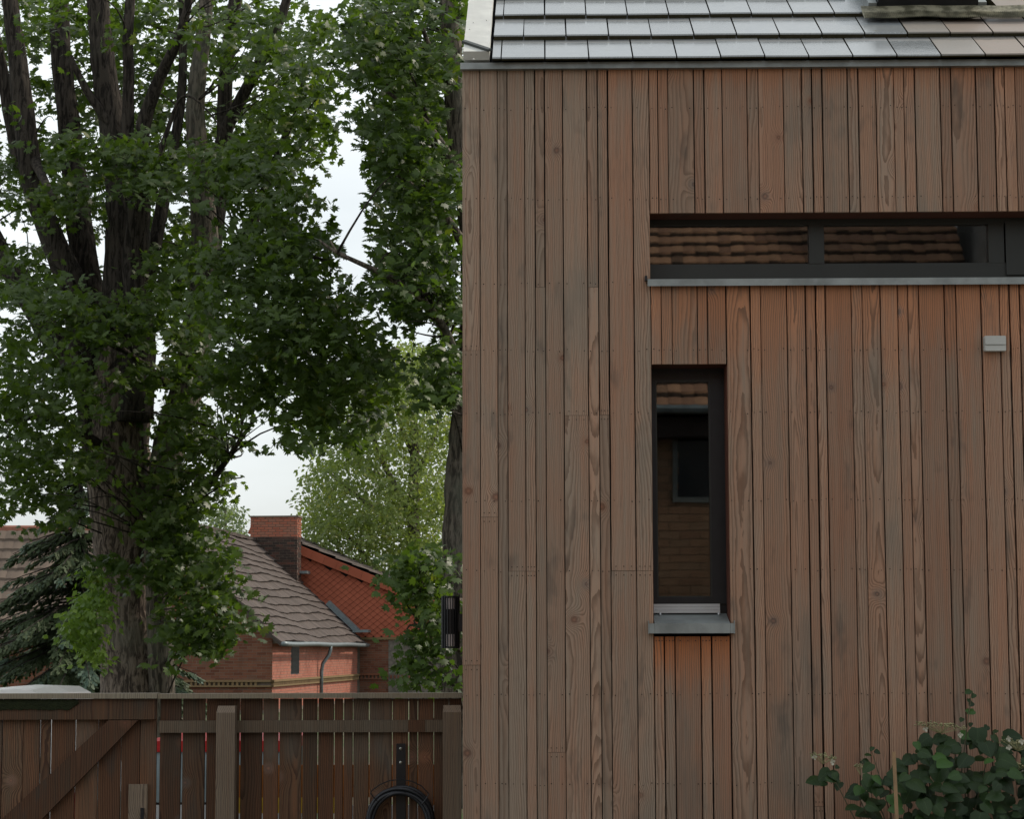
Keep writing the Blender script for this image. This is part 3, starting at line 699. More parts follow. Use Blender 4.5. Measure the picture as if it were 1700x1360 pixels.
# hose holder and hose
HC = P(664, 1392, FY - .06)
holder = empty('hose_holder', (HC.x, FY - .0, 0), 0, 'black metal strap with two bolts screwed to the fence holding a hose', 'hose holder')
MB().box((fx(658) - HC.x, -.010, fzz(1480)), (fx(673.5) - HC.x, -.001, fzz(1236))).build('strap', M_BLACKMET, holder)
M_BOLT = simple('bolt_metal', (.42, .42, .38), .35, .8)
for py in (1244.5, 1267.5):
    z_ = fzz(py); x_ = fx(665.5) - HC.x
    MB().tube([(x_, -.0105, z_), (x_, -.013, z_), (x_, -.016, z_)], [.0085, .0075, .003], 10).build('bolt', M_BOLT, holder)
hoop = [(math.cos(t) * .175, -.075, P(664, 1396, FY).z + math.sin(t) * .29) for t in np.linspace(R(62), R(118), 14)]
zc0 = P(664, 1366, FY).z
hoop = [((P(px, py, FY - .075).x - HC.x), -.075, P(px, py, FY - .075).z) for px, py in ((626, 1331), (615, 1318), (618, 1313), (630, 1304), (646, 1297), (665, 1295), (684, 1298), (700, 1306), (712, 1319), (706, 1329), (700, 1336))]
MB().tube(hoop, .0028, 6).build('wire_hoop', M_BLACKMET, holder)
M_HOSE = simple('black_rubber_hose', (.016, .018, .024), .45, 0, .5)
hs = MB()
for k, (rr_, yy, dz) in enumerate(((.150, -.03, 0), (.156, -.055, .006), (.141, -.042, .0), (.160, -.03, .002), (.148, -.062, -.004), (.136, -.06, -.004))):
    pts = [((math.cos(t)) * rr_ * 1.0, yy + .006 * math.sin(3 * t + k), zc0 + dz + math.sin(t) * rr_ * 1.05 + .006 * math.sin(2 * t + k * 2.1) - .012 * max(0, -math.sin(t)) * k * .5) for t in np.linspace(0, 2 * math.pi, 49)]
    hs.tube(pts, .0095, 8, cap=False)
h_o = hs.build('garden_hose', M_HOSE, None, (HC.x, FY, 0), smooth=True, label='coiled black garden hose hanging on the strap at the fence', cat='hose')

# ------------------------------------------------------------------ things behind the fence
M_CARW = simple('white_car_paint', (.78, .76, .72), .22, 0, .6, .02, 4, .0)
M_TYRE = simple('tyre_rubber', (.02, .02, .02), .8); M_CARGL = simple('car_glass', (.02, .024, .028), .06, 0, .8, 0, 4, 0)
M_RED = simple('red_lens', (.55, .012, .015), .2, 0, .6, .05, 5, 0)
CY = 12.6
car = empty('parked_car', (P(40, 1200, CY).x, CY, 0), 0, 'white hatchback behind the gate, only its pale roof showing', 'car')
rx = lambda px, py=1200: P(px, py, CY).x - car.location.x
zr = P(80, 1142.5, CY).z
tail = rx(178)
prof = [(tail, .35), (tail + .01, .85), (tail - .05, 1.0), (rx(113, 1152), P(113, 1153, CY).z), (rx(92), zr), (rx(60), zr + .004), (rx(20), zr - .006), (rx(-60), zr - .03), (rx(-180), zr - .10), (rx(-420), 1.0), (rx(-760), .86), (rx(-900), .62), (rx(-905), .30)]
cs = MB()
secs = [(-.82, .86), (-.78, 1.0), (0, 1.012), (.78, 1.0), (.82, .86)]
vs_, fs_ = [], []
nP = len(prof)
for (yy, k) in secs:
    for (a, b) in prof: vs_.append((a * (1 if k > .9 else .995), yy * (.86 if b > 1.05 else 1.0), .30 + (b - .30) * (k if b > .9 else 1)))
for j in range(len(secs) - 1):
    for i in range(nP - 1): fs_.append((j*nP+i, j*nP+i+1, (j+1)*nP+i+1, (j+1)*nP+i))
fs_ += [tuple(range(nP)), tuple(reversed(range(4*nP, 5*nP))), tuple(j*nP for j in range(5)), tuple(reversed([j*nP+nP-1 for j in range(5)]))]
cs.add(vs_, fs_).build('car_body', M_CARW, car)
MB().prism([(rx(88), 1.37), (rx(-20), 1.385), (rx(-190), 1.27), (rx(-390), 1.02), (rx(130), 1.02)], -.845, -.83, 'y').build('side_window', M_CARGL, car)
MB().box((tail - .10, -.84, .72), (tail + .014, -.70, .92)).build('tail_light', M_RED, car)
wh = None
for a in (rx(60), rx(-700)):
    for yy in (-.80, .62):
        wo = MB().tube([(0, 0, 0), (0, .18, 0)], .31, 22)
        if wh is None: wh = wo.build('wheel', M_TYRE, car, (a, yy, .31)); MB().tube([(0, -.004, 0), (0, -.001, 0)], .19, 16).build('rim', M_ALU, wh); first = (a, yy)
        else:
            o_ = link('wheel', wh.data, car, (a, yy, .31)); MB().tube([(0, -.004, 0), (0, -.001, 0)], .19, 16).build('rim', M_ALU, o_)
TY = 12.2
tr = empty('trailer', (P(330, 1300, TY).x, TY, 0), 0, 'white trailer with grey tarpaulin and red rim glimpsed through fence gaps', 'trailer')
tx = lambda px: P(px, 1280, TY).x - tr.location.x
tz = lambda py: P(330, py, TY).z
M_TARP = simple('grey_blue_tarp', (.34, .42, .44), .55); M_WHITE = simple('white_panel', (.75, .76, .76), .4); M_REDP = simple('red_stripe_paint', (.62, .03, .03), .4)
MB().box((tx(238), 0, tz(1249)), (tx(480), 1.3, tz(1231))).build('rim_band', M_REDP, tr)
MB().box((tx(239), .01, tz(1333)), (tx(479), 1.29, tz(1249.2))).build('tarpaulin', M_TARP, tr)
MB().box((tx(238), .004, tz(1337)), (tx(480), 1.3, tz(1333.2))).build('edge_bar', M_BLACKMET, tr)
MB().box((tx(239), .0, tz(1440)), (tx(479), 1.29, tz(1337.2))).build('side_panel', M_WHITE, tr)
for a in (tx(280), tx(440)): MB().tube([(a, .02, .26), (a, .16, .26)], .26, 18).build('wheel', M_TYRE, tr)
OY = 11.7
M_ORANGE = simple('orange_plastic', (.52, .17, .025), .5, 0, .4, .2, 3); M_YEL = simple('yellow_plastic', (.80, .52, .05), .4)
ba = empty('barrier', (P(560, 1300, OY).x, OY, 0), 0, 'orange barrier with yellow stripe glimpsed through the fence gaps', 'barrier')
ox = lambda px: P(px, 1280, OY).x - ba.location.x
oz = lambda py: P(500, py, OY).z
MB().box((ox(396), 0, oz(1325)), (ox(725), .03, oz(1271))).build('board', M_ORANGE, ba)
MB().box((ox(396), -.004, oz(1351)), (ox(560), .034, oz(1325.3))).build('stripe', M_YEL, ba)
for a in (ox(410), ox(560), ox(715)): MB().box((a, .006, 0), (a + .04, .026, oz(1325))).build('leg', M_ORANGE, ba)
MB().box((ox(578), -.004, oz(1366)), (ox(725), .034, oz(1338))).build('lower_board', M_WHITE, ba)

# ------------------------------------------------------------------ brick outbuilding with tiled roof
def brickmat(name, cols, rough=.9, objrand=True):
    m = N(name); g = m.new('NewGeometry').outputs['Position']
    r = m.new('ObjectInfo').outputs['Random'] if objrand else m.new('Attribute', attribute_name='tone').outputs['Fac']
    n = m.noise(g, 30, 4, .6); n2 = m.noise(g, .9, 3, .6)
    f = m.math('ADD', m.math('MULTIPLY', r, .75), m.math('MULTIPLY', n, .35), clamp=True)
    rampn = m.new('ValToRGB'); m.put(rampn.inputs[0], f); e = rampn.color_ramp.elements
    e[0].color = (*cols[0], 1); e[1].color = (*cols[-1], 1)
    for i, cc in enumerate(cols[1:-1]): x_ = e.new((i + 1) / (len(cols) - 1)); x_.color = (*cc, 1)
    c = m.mix(m.step(n2, .5, .75, 0, .4), rampn.outputs[0], tuple(v * .5 for v in cols[0]))
    return m.done(m.principled(c, rough, .15, 0, m.bump(n, .3, .004)))
M_BRICK = brickmat('old_red_brick', ((.10, .040, .026), (.16, .065, .040), (.21, .09, .055), (.14, .08, .055)), objrand=False)
M_BRICKR = brickmat('pink_red_brick', ((.30, .105, .075), (.38, .145, .10), (.34, .15, .11)), objrand=False)
M_MORTAR = simple('lime_mortar', (.20, .16, .125), .95)
M_BRICK_RED = brickmat('chimney_red_brick', ((.20, .065, .042), (.36, .12, .075), (.27, .13, .09), (.33, .10, .06)))
M_BRICK_SOOT = brickmat('sooty_brick', ((.025, .02, .019), (.055, .038, .032), (.13, .055, .04)))
M_DARKTILE = brickmat('weathered_beaver_tile', ((.066, .053, .048), (.084, .068, .061), (.115, .092, .082)), objrand=False)
M_YBAND = brickmat('ochre_brick', ((.17, .12, .06), (.22, .15, .08), (.14, .09, .05)), objrand=False)

BOXF = np.array([(0,3,2,1),(4,5,6,7),(0,1,5,4),(1,2,6,5),(2,3,7,6),(3,0,4,7)])
def boxes_mesh(name, A, B, mat, tone=None):
    A = np.asarray(A, float); B = np.asarray(B, float); n = len(A)
    sel = np.array([(0,0,0),(1,0,0),(1,1,0),(0,1,0),(0,0,1),(1,0,1),(1,1,1),(0,1,1)])
    V = np.where(sel[None] == 0, A[:, None, :], B[:, None, :]).reshape(-1, 3)
    Fc = (BOXF[None] + (np.arange(n) * 8)[:, None, None]).reshape(-1, 4)
    t = np.repeat(RNG.random(n) if tone is None else tone, 8)
    return np_mesh(name, V, Fc, mat, t)
def brick_face(u0, u1, z0, z1, keep=None, h=.065, L=.24, j=.012, d0=0.0, proud=.006, axis='y', front=-1):
    """bricks of one wall face; u along the wall; depth axis d0 - proud"""
    A, B = [], []; k = 0; z = z0
    while z + h <= z1 + 1e-6:
        u = u0 - (L + j) * (.5 if k % 2 else 0)
        while u < u1:
            a, b = max(u, u0), min(u + L, u1)
            if b - a > .03 and (keep is None or keep((a + b) / 2, z + h / 2)):
                p = proud * random.uniform(.6, 1.4)
                lo, hi = (d0 - p, d0 + .02) if front < 0 else (d0 - .02, d0 + p)
                if axis == 'y': A.append((a, lo, z)); B.append((b, hi, z + h))
                else: A.append((lo, a, z)); B.append((hi, b, z + h))
            u += L + j
        z += h + j; k += 1
    return A, B

BY = 60.0
_c = P(452, 1081, BY)
BF = Frame(Vector((_c.x, _c.y, 0)), R(-4.8))
bh = empty('brick_outbuilding', BF.loc, BF.rz, 'old brick outbuilding with wavy dark tiled roof and tall chimney', 'building')
EZ = BF.on_x(460, 1058).z; BL = 15.0; HWD = 3.42
RIDGE_Z = EZ + HWD * math.tan(R(43.5))
MB().box((-2 * HWD, .02, 0), (-.02, BL, EZ)).build('wall', M_MORTAR, bh)
MB().prism([(-2 * HWD, EZ), (-.02, EZ), (-HWD, RIDGE_Z - .05)], .02, BL, 'y').build('gable_wall', M_MORTAR, bh)
win = lambda px0, px1, py0, py1: (BF.on_x(px0, py0).y, BF.on_x(px1, py0).y, BF.on_x(px0, py1).z, BF.on_x(px0, py0).z)
wy0, wy1, wz0, wz1 = win(485, 497.5, 1068, 1120)
bz = BF.on_x(452, 1141).z; bz1 = BF.on_x(452, 1131).z
def gk(u, z): return (z < EZ or abs(u + HWD) < (RIDGE_Z - z) / math.tan(R(43.5)) - .15) and not (bz < z < bz1)
A, B = brick_face(-2 * HWD, 0, .1, RIDGE_Z, gk, d0=.02)
link('brick', boxes_mesh('gable_bricks', A, B, M_BRICK), bh, kind='stuff')
A, B = brick_face(.02, BL, .1, EZ - .02, lambda u, z: not (wy0 - .05 < u < wy1 + .05 and wz0 - .03 < z < wz1 + .05) and not (bz < z < bz1), d0=-.02, axis='x', front=1)
link('brick', boxes_mesh('side_bricks', A, B, M_BRICKR), bh, kind='stuff')
# dentil band
A, B = [], []
for k in range(52): u = -2 * HWD + k * .125; A.append((u, -.05, bz + .04)); B.append((u + .06, .02, bz1 - .03))
A += [(-2 * HWD, -.07, bz1 - .03), (-2 * HWD, -.05, bz)]; B += [(.07, .02, bz1 + .03), (.05, .02, bz + .04)]
A += [(-.02, -.07, bz1 - .03), (-.02, -.05, bz)]; B += [(.07, BL, bz1 + .03), (.05, BL, bz + .04)]
for k in range(120): u = k * .125; A.append((-.02, u, bz + .04)); B.append((.05, u + .06, bz1 - .03))
link('brick_band', boxes_mesh('band', A, B, M_YBAND), bh, kind='stuff')
wmb = MB(); wmb.box((-.10, wy0 - .04, wz0 - .02), (-.015, wy1 + .04, wz1 + .03)); wf = wmb.build('window', M_BLACKMET, bh)
MB().box((-.014, wy0 + .02, wz0 + .02), (-.006, wy1 - .02, wz1 - .02)).build('pane', M_CARGL, wf)
# roof courses
NCO = 15; rl = math.hypot(HWD + .25, (HWD + .25) * math.tan(R(43.5))) / NCO
p46 = R(43.5); nrm46 = Vector((math.sin(p46), 0, math.cos(p46))); up46 = Vector((-math.cos(p46), 0, math.sin(p46)))
def wav(y, k): return .045 * math.sin(y * .62 + k * .25) + .022 * math.sin(y * 1.5 + k * .9) + .008 * math.sin(y * 5 + k * 2.1)
base0 = Vector((.25, 0, EZ - .20))
MB().prism([(.20, EZ - .18), (-HWD, RIDGE_Z + .02), (-2 * HWD - .20, EZ - .18)], .045, BL + .1, 'y').build('roof_deck', M_MORTAR, bh)
for k in range(NCO):
    V, Fc, T = [], [], []; nseg = 90; tw = (BL + .4) / nseg
    for i in range(nseg):
        y0 = -.2 + i * tw; y1 = y0 + tw * .998; tn_ = random.random()
        jg = random.uniform(-.006, .006); hg = random.uniform(0, .004)
        for (yy) in (y0, y1):
            for (s_, h_) in ((0, -.01), (0, .062), (rl + .03, .012), (rl + .03, -.01)):
                dw = wav(yy, k)
                V.append(tuple(base0 + up46 * (k * rl + s_ + (dw if s_ == 0 else dw * .6) + (jg if s_ == 0 else 0)) + nrm46 * (h_ + .03 + hg + dw * .5) + Vector((0, yy, 0)))); T.append(tn_)
        q = i * 8
        Fc += [(q, q+4, q+5, q+1), (q+1, q+5, q+6, q+2), (q+2, q+6, q+7, q+3), (q+3, q+7, q+4, q), (q, q+1, q+2, q+3), (q+7, q+6, q+5, q+4)]
    link('tile_course', np_mesh('tile_course', V, Fc, M_DARKTILE, T), bh)
A, B = [], []
for i in range(48): A.append((-HWD - .10, -.2 + i * .32, RIDGE_Z + .03 + random.uniform(-.01, .01))); B.append((-HWD + .12, -.2 + i * .32 + .30, RIDGE_Z + .13 + random.uniform(-.01, .01)))
link('ridge_tile', boxes_mesh('ridge_tiles', A, B, M_DARKTILE), bh, kind='stuff')
# near verge boards
MB().prism([(.26, EZ - .26), (.26, EZ - .17), (-HWD, RIDGE_Z + .0), (-HWD, RIDGE_Z - .12)], -.17, -.125, 'y').build('verge_board', simple('weathered_verge', (.10, .085, .07), .8), bh)
M_GUT = simple('grey_gutter', (.20, .235, .245), .45, .4)
MB().tube([(.34, y_, EZ - .19 - .008 * math.sin(y_)) for y_ in np.linspace(-.25, BL + .1, 24)], .065, 8).build('gutter', M_GUT, bh, smooth=True)
yd = BF.on_x(541, 1075, .2).y; zz_ = EZ - .2
MB().tube([(.34, yd, zz_), (.34, yd, zz_ - .14), (.30, yd - .02, zz_ - .30), (.13, yd - .1, zz_ - .55), (.09, yd - .12, zz_ - .8), (.09, yd - .12, .1)], .055, 8).build('downpipe', M_GUT, bh, smooth=True)
# far verge flashing pieces
def rp(s, y, h): return base0 + up46 * s + nrm46 * h + Vector((0, y, 0))
tot = NCO * rl
def flash(sa, sb, name='flashing'):
    m_ = MB(); q = []
    for s_ in (sa, sb):
        for (yy, h_) in ((BL - .2, .09), (BL + .16, .09), (BL + .16, .26), (BL - .2, .26)): q.append(rp(s_, yy, h_))
    m_.add(q, [(0,1,2,3),(7,6,5,4),(0,4,5,1),(1,5,6,2),(2,6,7,3),(3,7,4,0)]); return m_.build(name, M_GUT, bh)
flash(.52, 1.9); flash(tot - 1.55, tot - .95); flash(tot - .75, tot + .02)
for s_ in (.45, tot - 1.75):
    q = rp(s_, BL - .3, .1); MB().box((q.x - .1, q.y - .15, q.z + .05), (q.x + .42, q.y + .5, q.z + .14)).build('snow_bracket', M_GUT, bh)

# chimney with single bricks
cyl = BL - .9
c0, c1 = BF.on_y(415.5, 900, cyl).x, BF.on_y(493.5, 900, cyl).x
cz1 = BF.on_y(450, 858, cyl).z; cz0 = BF.on_y(450, 985, cyl).z
cdp = .75
chim = MB().box((c0 + .012, cyl + .012, cz0 - .6), (c1 - .012, cyl + cdp - .012, cz1 - .02)).build('chimney', M_MORTAR, bh)
h, j_, L_ = .066, .018, .232
nz_ = int((cz1 - cz0) / (h + j_)); bm_cache = {}
def bmesh_(l, dpt, mat):
    key = (round(l, 3), round(dpt, 3), mat.name)
    if key not in bm_cache:
        b = MB().box((0, 0, 0), (l, dpt, h)); me = bpy.data.meshes.new('brick'); me.from_pydata(b.v, [], b.f); me.materials.append(mat); me.update(); bm_cache[key] = me
    return bm_cache[key]
for k in range(nz_):
    z_ = cz1 - (k + 1) * (h + j_); mat = M_BRICK_RED if k < 8 else M_BRICK_SOOT
    u = c0 - (L_ * .5 + j_ if k % 2 else 0)
    while u < c1 - .04:
        a, b = max(u, c0), min(u + L_, c1)
        zroof = (base0.z + (.25 - a) * math.tan(p46))
        if b - a > .05 and z_ > EZ + (-(b)) * math.tan(p46) - .5:
            link('brick', bmesh_(b - a, .10, mat), chim, (a, cyl - .004 + random.uniform(-.006, .004), z_))
        u += L_ + j_
    v = cyl + (.11 if k % 2 else .0) + .11
    while v < cyl + cdp - .04:
        b = min(v + L_, cyl + cdp)
        link('brick', bmesh_(.10, b - v, mat), chim, (c1 - .096 + random.uniform(-.004, .006), v, z_)); v += L_ + j_
MB().box((c0 - .04, cyl - .04, cz1 - .02), (c1 + .04, cyl + cdp + .04, cz1 + .03)).build('chimney_cap', M_MORTAR, chim)

# wing with red shingled gable
WY = BL + .35
wg = lambda px, py: BF.on_y(px, py, WY)
wa, wb_ = wg(480, 905), wg(712, 1000)
wl, wr = wg(500, 1058), wg(735, 1058)
wing = empty('brick_wing', BF.loc, BF.rz, 'brick wing with red diamond shingled gable beside the tall chimney', 'building')
slope = (wa.z - wb_.z) / (wb_.x - wa.x)
ez = wl.z; xr_end = wr.x + .3
xL = wa.x - 1.3; zL = wa.z + slope * 1.3
zR = zL - slope * (xr_end - xL)
MB().prism([(xL, .05), (xr_end, .05), (xr_end, zR), (xL, zL)], WY + .02, WY + 9, 'y').build('wall', M_MORTAR, wing)
MB().box((wg(645, 1080).x, WY - .01, .05), (xr_end, WY + .03, ez - .06)).build('render_panel', simple('grey_render', (.20, .18, .15), .95, var=.25), wing)
A, B = brick_face(.02, wg(645, 1080).x, .1, ez - .06, lambda u, z: not (bz < z < bz1), d0=WY + .015)
link('brick', boxes_mesh('wing_bricks', A, B, M_BRICK), wing, kind='stuff')
A, B = [], []
for k in range(14): u = .05 + k * .125; A.append((u, WY - .05, bz + .04)); B.append((u + .06, WY + .02, bz1 - .02))
A += [(.02, WY - .08, bz1 - .02), (.02, WY - .05, bz)]; B += [(wg(645, 1080).x, WY + .02, bz1 + .05), (wg(645, 1080).x, WY + .02, bz + .04)]
link('brick_band', boxes_mesh('band', A, B, M_BRICK), wing, kind='stuff')
MB().box((wl.x, WY - .07, ez - .10), (xr_end, WY + .01, ez - .02)).build('ledge', M_YBAND, wing)
mr = N('red_shingle'); rr_ = mr.new('ObjectInfo').outputs['Random']; gq = mr.new('NewGeometry').outputs['Position']
c_ = mr.mix(mr.math('MULTIPLY_ADD', mr.noise(gq, 1.2, 4), .7, mr.math('MULTIPLY', rr_, .4), clamp=True), (.25, .066, .034), (.37, .102, .055))
M_SHING = mr.done(mr.principled(c_, .75, .25, 0, mr.bump(mr.noise(gq, 20, 3), .3, .004)))
dd_ = .135; dh = .105
b = MB().add([(0, -.03, -dh * .96), (dd_ * .95, -.014, 0), (0, .004, dh * .95), (-dd_ * .95, -.014, 0), (0, .02, -dh), (dd_ * .97, .012, 0), (0, .02, dh * .97), (-dd_ * .97, .012, 0)], [(0,1,3),(1,2,3),(4,7,5),(5,7,6),(0,4,5,1),(1,5,6,2),(2,6,7,3),(3,7,4,0)])
shm = bpy.data.meshes.new('shingle'); shm.from_pydata(b.v, [], b.f); shm.materials.append(M_SHING); shm.update()
MB().prism([(xL + .1, ez - .01), (xr_end - .02, ez - .01), (xr_end - .02, zR - .05), (xL + .1, zL - .1)], WY - .006, WY + .018, 'y').build('backing_board', M_CORE, wing)
xs0_ = wg(500, 1000).x - .1; nsh = 0; extra_sh = []
for r_ in range(60):
    z_ = ez + .02 + r_ * dh
    for c__ in range(90):
        x_ = xs0_ + c__ * dd_ * 2 + (dd_ if r_ % 2 else 0)
        if x_ > xr_end - .1 or z_ > zL - slope * (x_ - xL) - .20: continue
        nsh += 1
        if nsh > 299: extra_sh.append((x_, z_)); continue
        link('shingle', shm, wing, (x_, WY - .012, z_), (R(random.uniform(-.8, .8)), 0, 0))
print('shingles', nsh)
if extra_sh:
    em = MB(); base_v = [tuple(v.co) for v in shm.vertices]; base_f = [tuple(p.vertices) for p in shm.polygons]
    for (x_, z_) in extra_sh: em.add([(v[0] + x_, v[1] + WY - .012, v[2] + z_) for v in base_v], base_f)
    em.build('shingle', M_SHING, wing, kind='stuff')
# verge tiles + roof
n_v = 16; vb = None
ang_ = math.atan(slope); Lv = (xr_end - xL) / math.cos(ang_)
for i in range(n_v):
    m_ = MB().box((0, 0, -.24), (Lv / n_v * .985, .14, .05))
    if vb is None: vb = m_.build('verge_tile', M_SHING, wing)
    o_ = vb if i == 0 else link('verge_tile', vb.data, wing)
    s_ = i * Lv / n_v
    o_.location = (xL + math.cos(ang_) * s_, WY - .16, zL - math.sin(ang_) * s_ + .08); o_.rotation_euler = (0, ang_ + .004, 0)
for k in range(12):
    s_ = k * Lv / 12
    a_ = (xL + math.cos(ang_) * s_, zL - math.sin(ang_) * s_ + .12); b_ = (xL + math.cos(ang_) * (s_ + Lv / 12 + .05), zL - math.sin(ang_) * (s_ + Lv / 12 + .05) + .17)
    nyv = 40; V = []; Fc = []; T = []
    for i in range(nyv + 1):
        yy = WY - .02 + i * 9.3 / nyv; dz = .02 * math.sin(i * .8 + k) + random.uniform(-.01, .01)
        V += [(a_[0], yy, a_[1] + .09 + dz), (b_[0], yy, b_[1] + .09 + dz), (b_[0], yy, b_[1] + dz), (a_[0], yy, a_[1] + .0 + dz)]; T += [random.random()] * 4
    for i in range(nyv):
        q = i * 4
        for e in range(4): Fc.append((q + e, q + (e + 1) % 4, q + 4 + (e + 1) % 4, q + 4 + e))
    link('tile_course', np_mesh('tile_course', V, Fc, M_DARKTILE, T), wing)

# ------------------------------------------------------------------ barn far left
NYB = 46.0
nb0 = P(-230, 1081, NYB); barn = empty('barn', (nb0.x, NYB, 0), R(3), 'long barn with pantile roof behind the spruce', 'building')
BN = Frame(Vector((nb0.x, NYB, 0)), R(3))
bez = BN.on_y(40, 1052).z; bl = BN.on_y(172, 1050).x; brz = BN.on_y(40, 900).z
rise = 3.0
MB().box((0, .3, 0), (bl + .2, 6.3, bez)).build('wall', M_MORTAR, barn)
A, B = brick_face(0, bl + .2, .1, bez, None, d0=.3); link('brick', boxes_mesh('barn_bricks', A, B, M_BRICK), barn, kind='stuff')
# find the rise so that the ridge meets its height in the photo
best = min(np.arange(1.5, 5, .05), key=lambda r_: abs((BN.on_y(40, 884, r_)).z - (bez + r_ * math.tan(R(42)))))
rise = float(best)
MB().prism([(-.1, bez - .1), (rise + .3, bez + rise * math.tan(R(42))), (2 * rise + .6, bez - .1)], -.1, bl + .3, 'x').build('roof_deck', M_MORTAR, barn)
nc = 10; rl2 = rise / math.cos(R(42)) / nc
M_PAN = brickmat('grey_pantile', ((.09, .068, .056), (.14, .108, .086), (.18, .135, .105)), objrand=False)
for k in range(nc):
    V, Fc, T = [], [], []; nt_ = int((bl + .4) / .2); x = -.1
    for i in range(nt_):
        tn_ = random.random(); dz = random.uniform(-.006, .006)
        q = len(V)
        for jx, hx_ in ((0, 0), (.05, .007), (.1, .010), (.15, .006), (.2, 0)):
            for (s_, h_) in ((0, .0), (0, .05), (rl2 + .02, .0)):
                sy = (k * rl2 + s_) * math.cos(R(42)); sz = (k * rl2 + s_) * math.sin(R(42))
                V.append((x + jx, sy - .10, bez - .02 + sz + h_ + (hx_ if h_ or s_ else hx_ * .3) + dz + .04)); T.append(tn_)
        for a in range(4):
            u_ = q + a * 3; Fc += [(u_, u_+3, u_+4, u_+1), (u_+1, u_+4, u_+5, u_+2)]
        x += .2
    link('tile_course', np_mesh('tile_course', V, Fc, M_PAN, T), barn)
MB().tube([(-.1, rise + .2, bez + rise * math.tan(R(42)) + .05), (bl + .3, rise + .2, bez + rise * math.tan(R(42)) + .05)], .12, 8).build('ridge_cap', simple('terracotta_ridge', (.26, .10, .06), .8), barn)

# ------------------------------------------------------------------ brick house across the yard (mirrored in the panes)
OPY = -6.2
oh = empty('facing_brick_house', (0, OPY, 0), 0, 'brick house with orange tiled roof seen mirrored in the window panes', 'house')
oe = 4.5
mbk = MB(); wx0, wx1, wz0_, wz1_ = 1.52, 2.45, 3.50, 4.22
OX1 = 5.3
mbk.box((-9, -5, 0), (OX1, -.002, oe)); mbk.build('wall', simple('brown_mortar', (.20, .13, .08), .95), oh)
A, B = brick_face(-4, OX1, .1, oe - .02, lambda u, z: not (wx0 - .1 < u < wx1 + .1 and wz0_ - .03 < z < wz1_ + .05), d0=.0, front=1, h=.085, proud=.002)
link('brick', boxes_mesh('house_bricks', A, B, brickmat('brown_brick', ((.19, .11, .07), (.26, .155, .095), (.22, .145, .095)), objrand=False)), oh, kind='stuff')
of = MB(); 
for a_, b_ in (((wx0 - .06, -.01, wz0_ - .06), (wx0, .03, wz1_ + .04)), ((wx1, -.01, wz0_ - .06), (wx1 + .06, .03, wz1_ + .04)), ((wx0, -.01, wz0_ - .06), (wx1, .03, wz0_)), ((wx0, -.01, wz1_), (wx1, .03, wz1_ + .04))): of.box(a_, b_)
wf = of.build('window', simple('grey_paint', (.15, .16, .15), .5), oh); MB().box((wx0, -.015, wz0_), (wx1, .0, wz1_)).build('pane', M_CARGL, wf)
MB().box((-9, -.02, oe - .28), (OX1 + .05, .30, oe - .04)).build('soffit', simple('dark_soffit', (.05, .035, .03), .9), oh)
MB().tube([(-9, .50, oe + .04), (OX1 + .1, .50, oe + .04)], .06, 8).build('gutter', M_GUT, oh)
M_ORT = brickmat('orange_clay_tile', ((.10, .06, .045), (.28, .155, .10), (.42, .24, .145), (.06, .045, .035)), objrand=False)
orise = 4.6; ncr = 25; op = R(42)
MB().prism([(.42, oe + .0), (.42 - orise, oe + orise * math.tan(op)), (.42 - 2 * orise, oe)], -9, OX1, 'x').build('roof_deck', M_MORTAR, oh)
for k in range(ncr):
    V, Fc, T = [], [], []; rl3 = orise / math.cos(op) / ncr; x = -8.2
    while x < OX1:
        tn_ = random.random() * .75 + .25 * (.5 + .5 * math.sin(x * 1.7 + k * .9)); dz = random.uniform(-.008, .008); q = len(V)
        for jx, hx_ in ((0, 0), (.04, .012), (.08, .018), (.12, .012), (.16, 0)):
            for (s_, h_) in ((-.03 * math.sin(jx / .16 * 3.14), .0), (-.03 * math.sin(jx / .16 * 3.14), .07), (rl3 + .02, .0)):
                V.append((x + jx, .52 - (k * rl3 + s_) * math.cos(op), oe + (k * rl3 + s_) * math.sin(op) + h_ + (hx_ if h_ or s_ > 0 else hx_ * .3) + dz + .03)); T.append(tn_ if (h_ or s_ > 0) else 1.9)  # overlap shadow is put into the tone of each front lower edge
        for a in range(4):
            u_ = q + a * 3; Fc += [(u_+1, u_+4, u_+3, u_), (u_+2, u_+5, u_+4, u_+1)]
        x += .16
    link('tile_course', np_mesh('tile_course', V, Fc, M_ORT, T), oh)
sb = MB(); sb.prism([(OX1 + .12, 0), (11, 0), (11, 11), (OX1 + 1.2, 11), (OX1 + .12, 6.2)], -4.5, -.4, 'y')
sb.build('neighbour_building', simple('grey_render_wall', (.30, .27, .24), .95, var=.2), None, (0, OPY, 0), label='grey rendered gable beside the brick house, mirrored in the strip window', cat='building')

